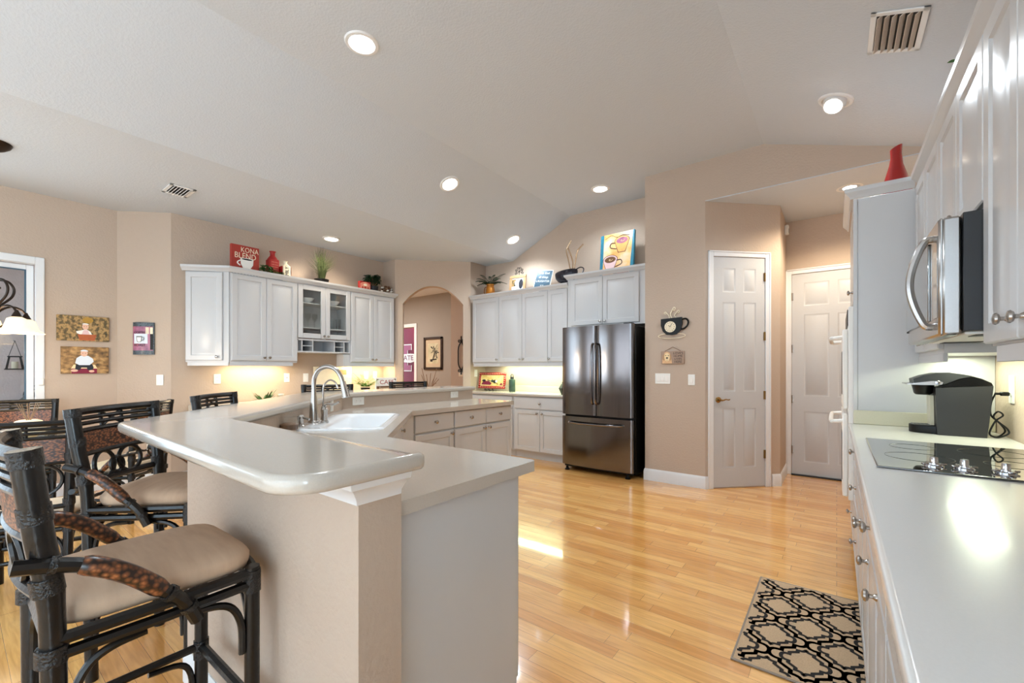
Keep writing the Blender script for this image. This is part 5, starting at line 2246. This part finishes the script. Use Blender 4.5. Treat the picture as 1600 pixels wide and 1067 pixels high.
for s_ in (-1, 0, 1):
    mb.tube(spline([(s_ * .07 - .02, -.06, .012), (s_ * .07, -.07, .03), (s_ * .07 + .02, -.06, .012), (s_ * .07, -.05, .006), (s_ * .06, .05, .008)], 4), .004, 6)
mb.tube([(-.08, .03, .008), (.08, .03, .008)], .004, 6)
mb.tube([(0, .03, .008), (0, .06, .2)], .004, 6)
mb.build('wire_stand', t)
t = thing('water_bottle', 'dark green metal water bottle with a loop cap on the back worktop', 'bottle', (-3.925, 5.17, .9145))
mb = MB('bottle_green')
mb.lathe([(.047, 0), (.05, .006), (.05, .175), (.046, .185), (.028, .19)], seg=24)
mb.build('bottle_body', t)
mb = MB('charcoal')
mb.lathe([(.028, .1905), (.029, .215), (.026, .225), (0, .226)], seg=20)
mb.tube([(.024 * cos(pi * i / 10), 0, .222 + .04 * sin(pi * i / 10)) for i in range(11)], .006, 7)
mb.build('loop_cap', t)
t = thing('black_canister', 'small black faceted canister beside the refrigerator on the back worktop', 'canister', (-2.955, 5.08, .9145))
mb = MB('black')
mb.lathe([(.05, 0), (.055, .01), (.085, .08), (.05, .14), (.035, .15)], seg=8)
mb.build('canister_body', t, sharp=20)
mb = MB('charcoal')
mb.lathe([(.04, .1505), (.042, .165), (.01, .175), (.012, .185), (0, .188)], seg=16)
mb.build('lid', t)

# ---- clock wall
t = thing('cup_clock', 'black coffee cup wall clock with curled steam above the dog sign', 'clock', (-1.44, 4.80, 1.72))
mb = MB('black')
mb.T = Matrix(((1, 0, 0, 0), (0, 0, -1, -.006), (0, 1, 0, 0), (0, 0, 0, 1)))
mb.prism([(-.112, .09), (.112, .10), (.115, .02), (.095, -.045), (.055, -.082), (0, -.09), (-.055, -.082), (-.092, -.045), (-.112, .02)], .0, .024)
mb.T = Matrix.Identity(4)
mb.tube(spline([(.108, -.018, .075), (.15, -.018, .08), (.175, -.018, .05), (.165, -.018, .005), (.13, -.018, -.025), (.10, -.018, -.03)], 5), .010, 8)
mb.build('cup_body', t)
mb = MB('cream')
mb.lathe([(.06, 0), (.06, .004), (.052, .005), (0, .004)], (-.01, -.0305, -.0), 28, 'y')
mb.use('ink')
for i in range(12):
    a = i * pi / 6
    mb.poly([(-.01 + .04 * cos(a + d) + e * cos(a), .04 * sin(a + d) + e * sin(a)) for d, e in ((-.05, 0), (.05, 0), (.05, .010), (-.05, .010))], -.0362)
mb.tube([(-.01, -.037, 0), (-.028, -.037, .018)], .0022, 5)
mb.tube([(-.01, -.037, 0), (.008, -.037, .034)], .0018, 5)
mb.build('clock_face', t)
mb = MB('cream')
mb.tube([(-.0 + .145 * cos(2 * pi * i / 36), -.012, -.098 + .028 * sin(2 * pi * i / 36)) for i in range(36)], .0045, 6, True)
mb.build('saucer', t)
for (x0, h, s_) in ((-.035, .075, -1), (-.005, .125, 1), (.04, .085, 1)):
    mb = MB('cream')
    mb.tube(spline([(x0 + .01, -.014, .095), (x0 - .008 * s_, -.014, .095 + h * .35), (x0 + .012 * s_, -.014, .095 + h * .7), (x0 + .03 * s_, -.014, .095 + h * .95), (x0 + .045 * s_, -.014, .095 + h * .8), (x0 + .033 * s_, -.014, .095 + h * .65), (x0 + .024 * s_, -.014, .095 + h * .75)], 5), .005, 6)
    mb.build('steam_curl', t)
t = thing('dog_sign', 'small wooden sign with a curly blond dog hung by a cord under the cup clock', 'sign', (-1.43, 4.80, 1.385))
mb = MB('sign_wood')
mb.box(-.125, -.016, -.07, .125, -.001, .07, .003)
mb.build('board', t)
mb = MB('dog')
mb.poly([(-.11, -.065), (-.003, -.065), (-.01, -.03), (-.02, .03), (-.035, .055), (-.06, .063), (-.085, .053), (-.095, .02), (-.108, -.03)], -.0168)
mb.use('cup_cream')
mb.ell(-.058, .005, .03, .045, -.0172)
mb.use('ink')
mb.ell(-.058, -.005, .012, .008, -.0178)
mb.ell(-.072, .022, .005, .005, -.0178)
mb.ell(-.044, .022, .005, .005, -.0178)
mb.poly([(-.066, -.024), (-.050, -.024), (-.058, -.031)], -.0178)
mb.use('wood_tan')
mb.ell(-.093, .0, .012, .035, -.0171)
mb.ell(-.024, .0, .012, .035, -.0171)
mb.build('painted_dog', t)
mb = MB('ink')
for i, w_ in enumerate(("LOVE'S", 'HOME', 'LIVES', 'HERE')):
    mb.text(w_, .034, .06, .045 - .031 * i, -.0168, .0004)
mb.build('lettering', t)
mb = MB('wood_brown')
mb.tube([(-.085, -.008, .07), (0, -.006, .115), (.085, -.008, .07)], .0028, 6)
mb.build('cord', t)
t = thing('motion_sensor', 'small white sensor box high on the wall between the two doors', 'sensor', (-.4845, 5.93, 2.885), R(90))
mb = MB('plate')
mb.box(-.03, -.04, -.055, .03, -.0005, .055, .008)
mb.build('sensor_body', t)
mb = MB('grout_grey')
mb.box(-.02, -.042, -.04, .02, -.04, .01, .002)
mb.build('sensor_lens', t)

# ---- on top of the right cabinets
t = thing('red_vase', 'tapered glossy red vase on top of the oven tower', 'vase', (.31, 3.75, TOP))
mb = MB('red')
prof_ = [(.085, 0), (.088, .02), (.075, .10), (.055, .18), (.036, .25), (.029, .31), (.031, .365), (.026, .365), (.024, .31), (0, .25)]
mb.lathe(prof_, seg=28)
for i, v in enumerate(mb.v):
    if v[2] > .30:
        mb.v[i] = (v[0], v[1], v[2] + (v[0]) * .45)
mb.build('vase_body', t)
t = thing('vine_plant', 'leafy plant on top of the right cabinets, one green tip showing over the crown', 'plant', (.56, 3.05, TOP))
mb = MB('charcoal')
mb.lathe([(.05, 0), (.065, .1), (.06, .1), (0, .095)], seg=16)
mb.build('pot', t)
mb = MB('leaf')
for i in range(24):
    a = rnd.uniform(-1.3, 1.3)
    leaf(mb, (0, 0, .1), (cos(a), sin(a)), rnd.uniform(.08, .13), .02, .3, rnd.uniform(.8, 1.6))
mb.tube(spline([(0, 0, .1), (-.03, 0, .3), (-.08, 0, .455)], 4), .003, 5)
leaf(mb, (-.08, 0, .455), (-1, -.2), .045, .014, .1, .2)
mb.build('foliage', t)

# ---- left pictures
def canvas(label, cy, cz, W, H, bgm):
    t_ = thing('canvas_photo', label, 'picture', (-6.13, cy, cz), R(90))
    m_ = MB(bgm)
    m_.box(-W, -.03, -H, W, -.001, H, .002)
    m_.build('canvas_box', t_)
    return t_


t = canvas('canvas photo of a baby in a basket, upper of two by the window', .827, 1.671, .19, .127, 'meadow')
mb = MB('basket')
mb.poly([(-.045, -.06), (.095, -.06), (.08, -.12), (-.03, -.12)], -.031)
mb.use('gold')
mb.ell(.03, .085, .04, .03, -.0308)
mb.use('white_p')
mb.poly([(-.055, -.03), (-.02, -.02), (.005, -.01), (.025, -.01), (.05, -.03), (.06, -.06), (-.03, -.06), (-.05, -.05)], -.0314)
mb.use('pink')
mb.poly([(-.015, -.06), (.045, -.06), (.03, -.015), (.0, -.015)], -.0317)
mb.use('skin')
mb.ell(.012, .02, .024, .032, -.032)
mb.use('white_p')
mb.ell(.012, .040, .025, .014, -.0323, a0=0, a1=pi)
mb.use('ink')
for x_ in (.003, .021):
    mb.ell(x_, .02, .0028, .003, -.0323, 8)
mb.build('photo_print', t)
t = canvas('canvas photo of a baby in white on a box, lower of two by the window', .84, 1.349, .174, .136, 'meadow_gold')
mb = MB('maroon')
mb.poly([(-.10, -.085), (.085, -.085), (.085, -.135), (-.10, -.135)], -.031)
mb.use('cup_cream')
mb.poly([(-.105, -.085), (-.085, -.045), (.07, -.045), (.088, -.085)], -.0312)
mb.use('navy')
mb.poly([(-.07, -.04), (.05, -.04), (.06, -.075), (.05, -.105), (.015, -.10), (.01, -.075), (-.03, -.075), (-.04, -.10), (-.075, -.095)], -.0316)
mb.use('skin')
mb.ell(-.08, -.105, .026, .013, -.032)
mb.ell(.045, -.112, .02, .012, -.032)
mb.use('shirt')
mb.poly([(-.035, .045), (.02, .045), (.055, .015), (.06, -.015), (.03, -.05), (-.045, -.05), (-.075, -.03), (-.065, .02)], -.0319)
mb.use('skin')
mb.ell(-.01, .07, .026, .033, -.0323)
mb.use('shirt')
mb.ell(-.01, .088, .029, .018, -.0326, a0=0, a1=pi)
mb.use('ink')
for x_ in (-.02, 0):
    mb.ell(x_, .07, .003, .003, -.0326, 8)
mb.build('photo_print', t)
t = thing('coffee_print', 'curved purple coffee roast print on the pale pier', 'picture', (-5.9225, 1.2685, 1.585), R(45))
mb = MB('mottle')
n_ = 14
W, H = .10, .172


def cyl(m_, x0, x1, z0, z1, off):
    vs_, fs_ = [], []
    for i in range(n_ + 1):
        x = x0 + (x1 - x0) * i / n_
        y = -.012 - .03 * max(0, 1 - ((x + .025) / .085) ** 2) - off
        vs_ += [(x, y, z0), (x, y, z1)]
    for i in range(n_):
        fs_.append((2 * i, 2 * i + 2, 2 * i + 3, 2 * i + 1))
    m_.add(vs_, fs_)


prof_ = [(W, -.001), (-W, -.001)]
q_ = [(-W + 2 * W * i / n_, -.012 - .03 * max(0, 1 - ((-W + 2 * W * i / n_ + .025) / .085) ** 2)) for i in range(n_ + 1)]
mb.prism(prof_ + q_, -H, H)
mb.build('metal_body', t)
mb = MB('cafe_art')
cyl(mb, -.095, .09, -.128, .128, .001)
mb.use('cream')
cyl(mb, .03, .09, .05, .12, .0016)
mb.use('ink')
cyl(mb, .06, .092, -.12, .05, .0014)
mb.use('shirt')
cyl(mb, -.08, .045, -.055, .05, .002)
mb.build('printed_panel', t)
mb = MB('ink')
mb.text('COFFEE', .034, -.018, .062, -.0455, .0006, .9)
mb.text('ROAST', .038, -.018, -.072, -.0455, .0006, .9)
mb.build('lettering', t)
mb = MB('grout_grey')
mb.poly([(-.05, .025), (.005, .025), (0, -.03), (-.008, -.04), (-.037, -.04), (-.045, -.03)], -.046)
mb.tube(spline([(.0, -.0455, .015), (.02, -.0435, .01), (.018, -.0435, -.015), (.0, -.0455, -.022)], 4), .003, 5)
mb.use('white_p')
mb.poly([(-.043, .012), (-.002, .012), (-.006, -.027), (-.012, -.035), (-.033, -.035), (-.039, -.027)], -.0464)
mb.build('painted_mug', t)

# ---- coffee maker (side view towards the camera; its front faces the aisle)
t = thing('coffee_maker', 'black single-serve coffee maker on the right worktop beside the oven tower', 'coffee maker', (.42, 3.26, .9145))


def side(m_, pts, y0, y1, bev=0):
    m_.T = Matrix(((1, 0, 0, 0), (0, 0, -1, 0), (0, 1, 0, 0), (0, 0, 0, 1)))
    m_.prism(pts, -y1, -y0)
    m_.T = Matrix.Identity(4)


mb = MB('charcoal')
side(mb, [(.003, 0), (.182, 0), (.19, .08), (.204, .262), (-.004, .247), (-.0, .12)], -.108, .108)
mb.build('body', t)
mb = MB('black_gloss')
side(mb, [(-.004, .248), (.204, .263), (.198, .278), (.165, .298), (.135, .309), (.08, .29), (.03, .262)], -.102, .102)
mb.build('water_tank', t)
mb = MB('charcoal')
side(mb, [(-.085, .265), (-.01, .268), (.035, .268), (.085, .296), (.137, .311), (.10, .320), (.05, .329), (0, .326), (-.05, .312), (-.088, .294)], -.092, .092)
mb.build('lid', t)
mb = MB('black')
mb.lathe([(.0, .205), (.042, .207), (.052, .215), (.066, .264), (.06, .2645), (0, .2645)], (-.04, 0, 0), 26, sx=.72, sy=1.1)
mb.build('brew_head', t)
mb = MB('steel')
for s_ in (-1, 1):
    side(mb, [(-.115, .268), (-.085, .272), (-.02, .283), (.012, .284), (.026, .277), (.022, .266), (.0, .262), (-.06, .262), (-.115, .264)], s_ * .098 - .004, s_ * .098 + .004)
mb.box(-.118, -.10, .264, -.095, .10, .270, .002)
mb.build('handle', t)
mb = MB('chrome')
mb.lathe([(.010, 0), (.010, .003), (.006, .004), (0, .004)], (.006, -.1025, .276), 14, 'y')
mb.build('pivot_button', t)
mb = MB('black')
mb.bull([(.002, -.075), (.002, .075)] + arc(-.03, 0, .068, 110, 250, 12), .0, .043, .004)
mb.build('drip_tray', t)
mb = MB('grout_grey')
for i in range(5):
    mb.box(-.085 + .016 * i, -.045, .0432, -.077 + .016 * i, .045, .0445)
mb.build('tray_grille', t)
mb = MB('splash')
side(mb, [(-.016, .045), (-.0005, .045), (-.0035, .205), (-.02, .205)], -.05, .05)
mb.build('front_column', t)
t = thing('power_cord', 'black coiled cord and plug running from the right wall outlet to the coffee maker', 'cord', (0, 0, 0))
mb = MB('black')
mb.box(.655, 3.195, 1.127, .688, 3.215, 1.147, .004)
mb.tube([(.655, 3.205, 1.137), (.638, 3.205, 1.137)], .006, 8)
mb.build('plug', t)
mb = MB('black')
C_ = [(.64, 3.205, 1.137), (.625, 3.20, 1.09), (.622, 3.19, 1.03), (.648, 3.18, .995), (.675, 3.18, .965), (.679, 3.18, .94), (.645, 3.18, .919), (.622, 3.185, .925), (.618, 3.19, .945), (.638, 3.19, 1.0),
      (.662, 3.185, 1.03), (.645, 3.185, 1.048), (.63, 3.185, 1.02), (.655, 3.19, .985), (.672, 3.20, .95), (.65, 3.21, .9195), (.632, 3.24, .919)]
mb.tube(spline(C_, 6), .0038, 7)
mb.build('cable', t)

# ---- rug
t = thing('rug', 'tan and black trellis rug on the floor in front of the right base cabinets', 'rug', (-.10, 2.512, 0))
X0, X1, Y0, Y1 = -.262, .245, -.452, .452
M('rug_tan', (204, 174, 140), .95, var=.22, scale=160, bump=.6, bscale=240)
M('rug_black', (32, 29, 28), .95, var=.2, scale=160, bump=.6, bscale=240)
mb = MB('rug_tan')
mb.bull([(X0, Y0), (X1, Y0), (X1, Y1), (X0, Y1)], .0005, .0075, .003)
mb.build('pile', t)
mb = MB('rug_edge')
for (a, b, c, d) in ((X0 - .006, X1, Y0 - .006, Y0 + .004), (X0 - .006, X1, Y1 - .004, Y1 + .006), (X0 - .006, X0 + .004, Y0, Y1)):
    mb.box(a, c, .0005, b, d, .0085, .002)
mb.build('border', t)
half = [(1, 0), (.99, .08), (.955, .155), (.89, .21), (.80, .24), (.66, .245), (.66, .40), (.5, .5)]
quad = half + [(1 - x, 1 - y) for x, y in half[::-1]][1:]
full = quad + [(-x, y) for x, y in quad[::-1]][1:]
full = full + [(-x, -y) for x, y in full][1:-1]
mb = MB('rug_black')
ax, ay = .1325, .150


def ribbon(cx, cy, sx, sy, w_):
    P_ = [Vector((cx + x * ax * sx, cy + y * ay * sy)) for x, y in full]
    n2 = len(P_)
    off = []
    for i in range(n2):
        e1, e2 = (P_[i] - P_[i - 1]).normalized(), (P_[(i + 1) % n2] - P_[i]).normalized()
        n1, n3 = Vector((-e1.y, e1.x)), Vector((-e2.y, e2.x))
        q = n1 + n3
        off.append(q / max(.8, q.dot(n1)) * w_ / 2)
    for i in range(n2):
        k_ = (i + 1) % n2
        m2 = (P_[i] + P_[k_]) / 2
        if not (X0 + .012 < m2.x < X1 - .005 and Y0 + .012 < m2.y < Y1 - .012):
            continue
        mb.add([(*(P_[i] - off[i]), .0081), (*(P_[k_] - off[k_]), .0081), (*(P_[k_] + off[k_]), .0081), (*(P_[i] + off[i]), .0081)], [(0, 1, 2, 3)])


for i in range(-3, 4):
    for j in range(-4, 5):
        if (i + j) % 2 == 0:
            cx, cy = i * ax - .008, j * ay + .0
            ribbon(cx, cy, 1, 1, .0165)
            ribbon(cx, cy, .66, .69, .0155)
mb.build('trellis_pattern', t)

# ------------------------------------------------------------------ under-cabinet lamps and added hall fills
area('strip_left_a', (-5.57, 2.28, 1.328), (0, 0, 0), .10, .62, 3.0, (1, .80, .50))
area('strip_left_b', (-5.57, 3.77, 1.328), (0, 0, 0), .10, .62, 2.4, (1, .80, .50))
area('strip_back', (-3.55, 5.17, 1.328), (0, 0, 0), 1.3, .24, 5.5, (.86, 1.0, .66))
area('strip_right', (.55, 3.1, 1.328), (0, 0, 0), .10, .7, 1.8, (.90, 1.0, .74))
area('hall_fill', (-8.9, 5.3, 3.08), (0, 0, 0), 1.0, 1.0, 38, (1, .96, .92))  # added fill with no visible fixture, brightens the hall behind the arch
area('maroon_fill', (-9.2, 7.9, 2.9), (0, 0, 0), .5, .3, 10, (1, .97, .95))  # added fill out of view, lights the maroon wall
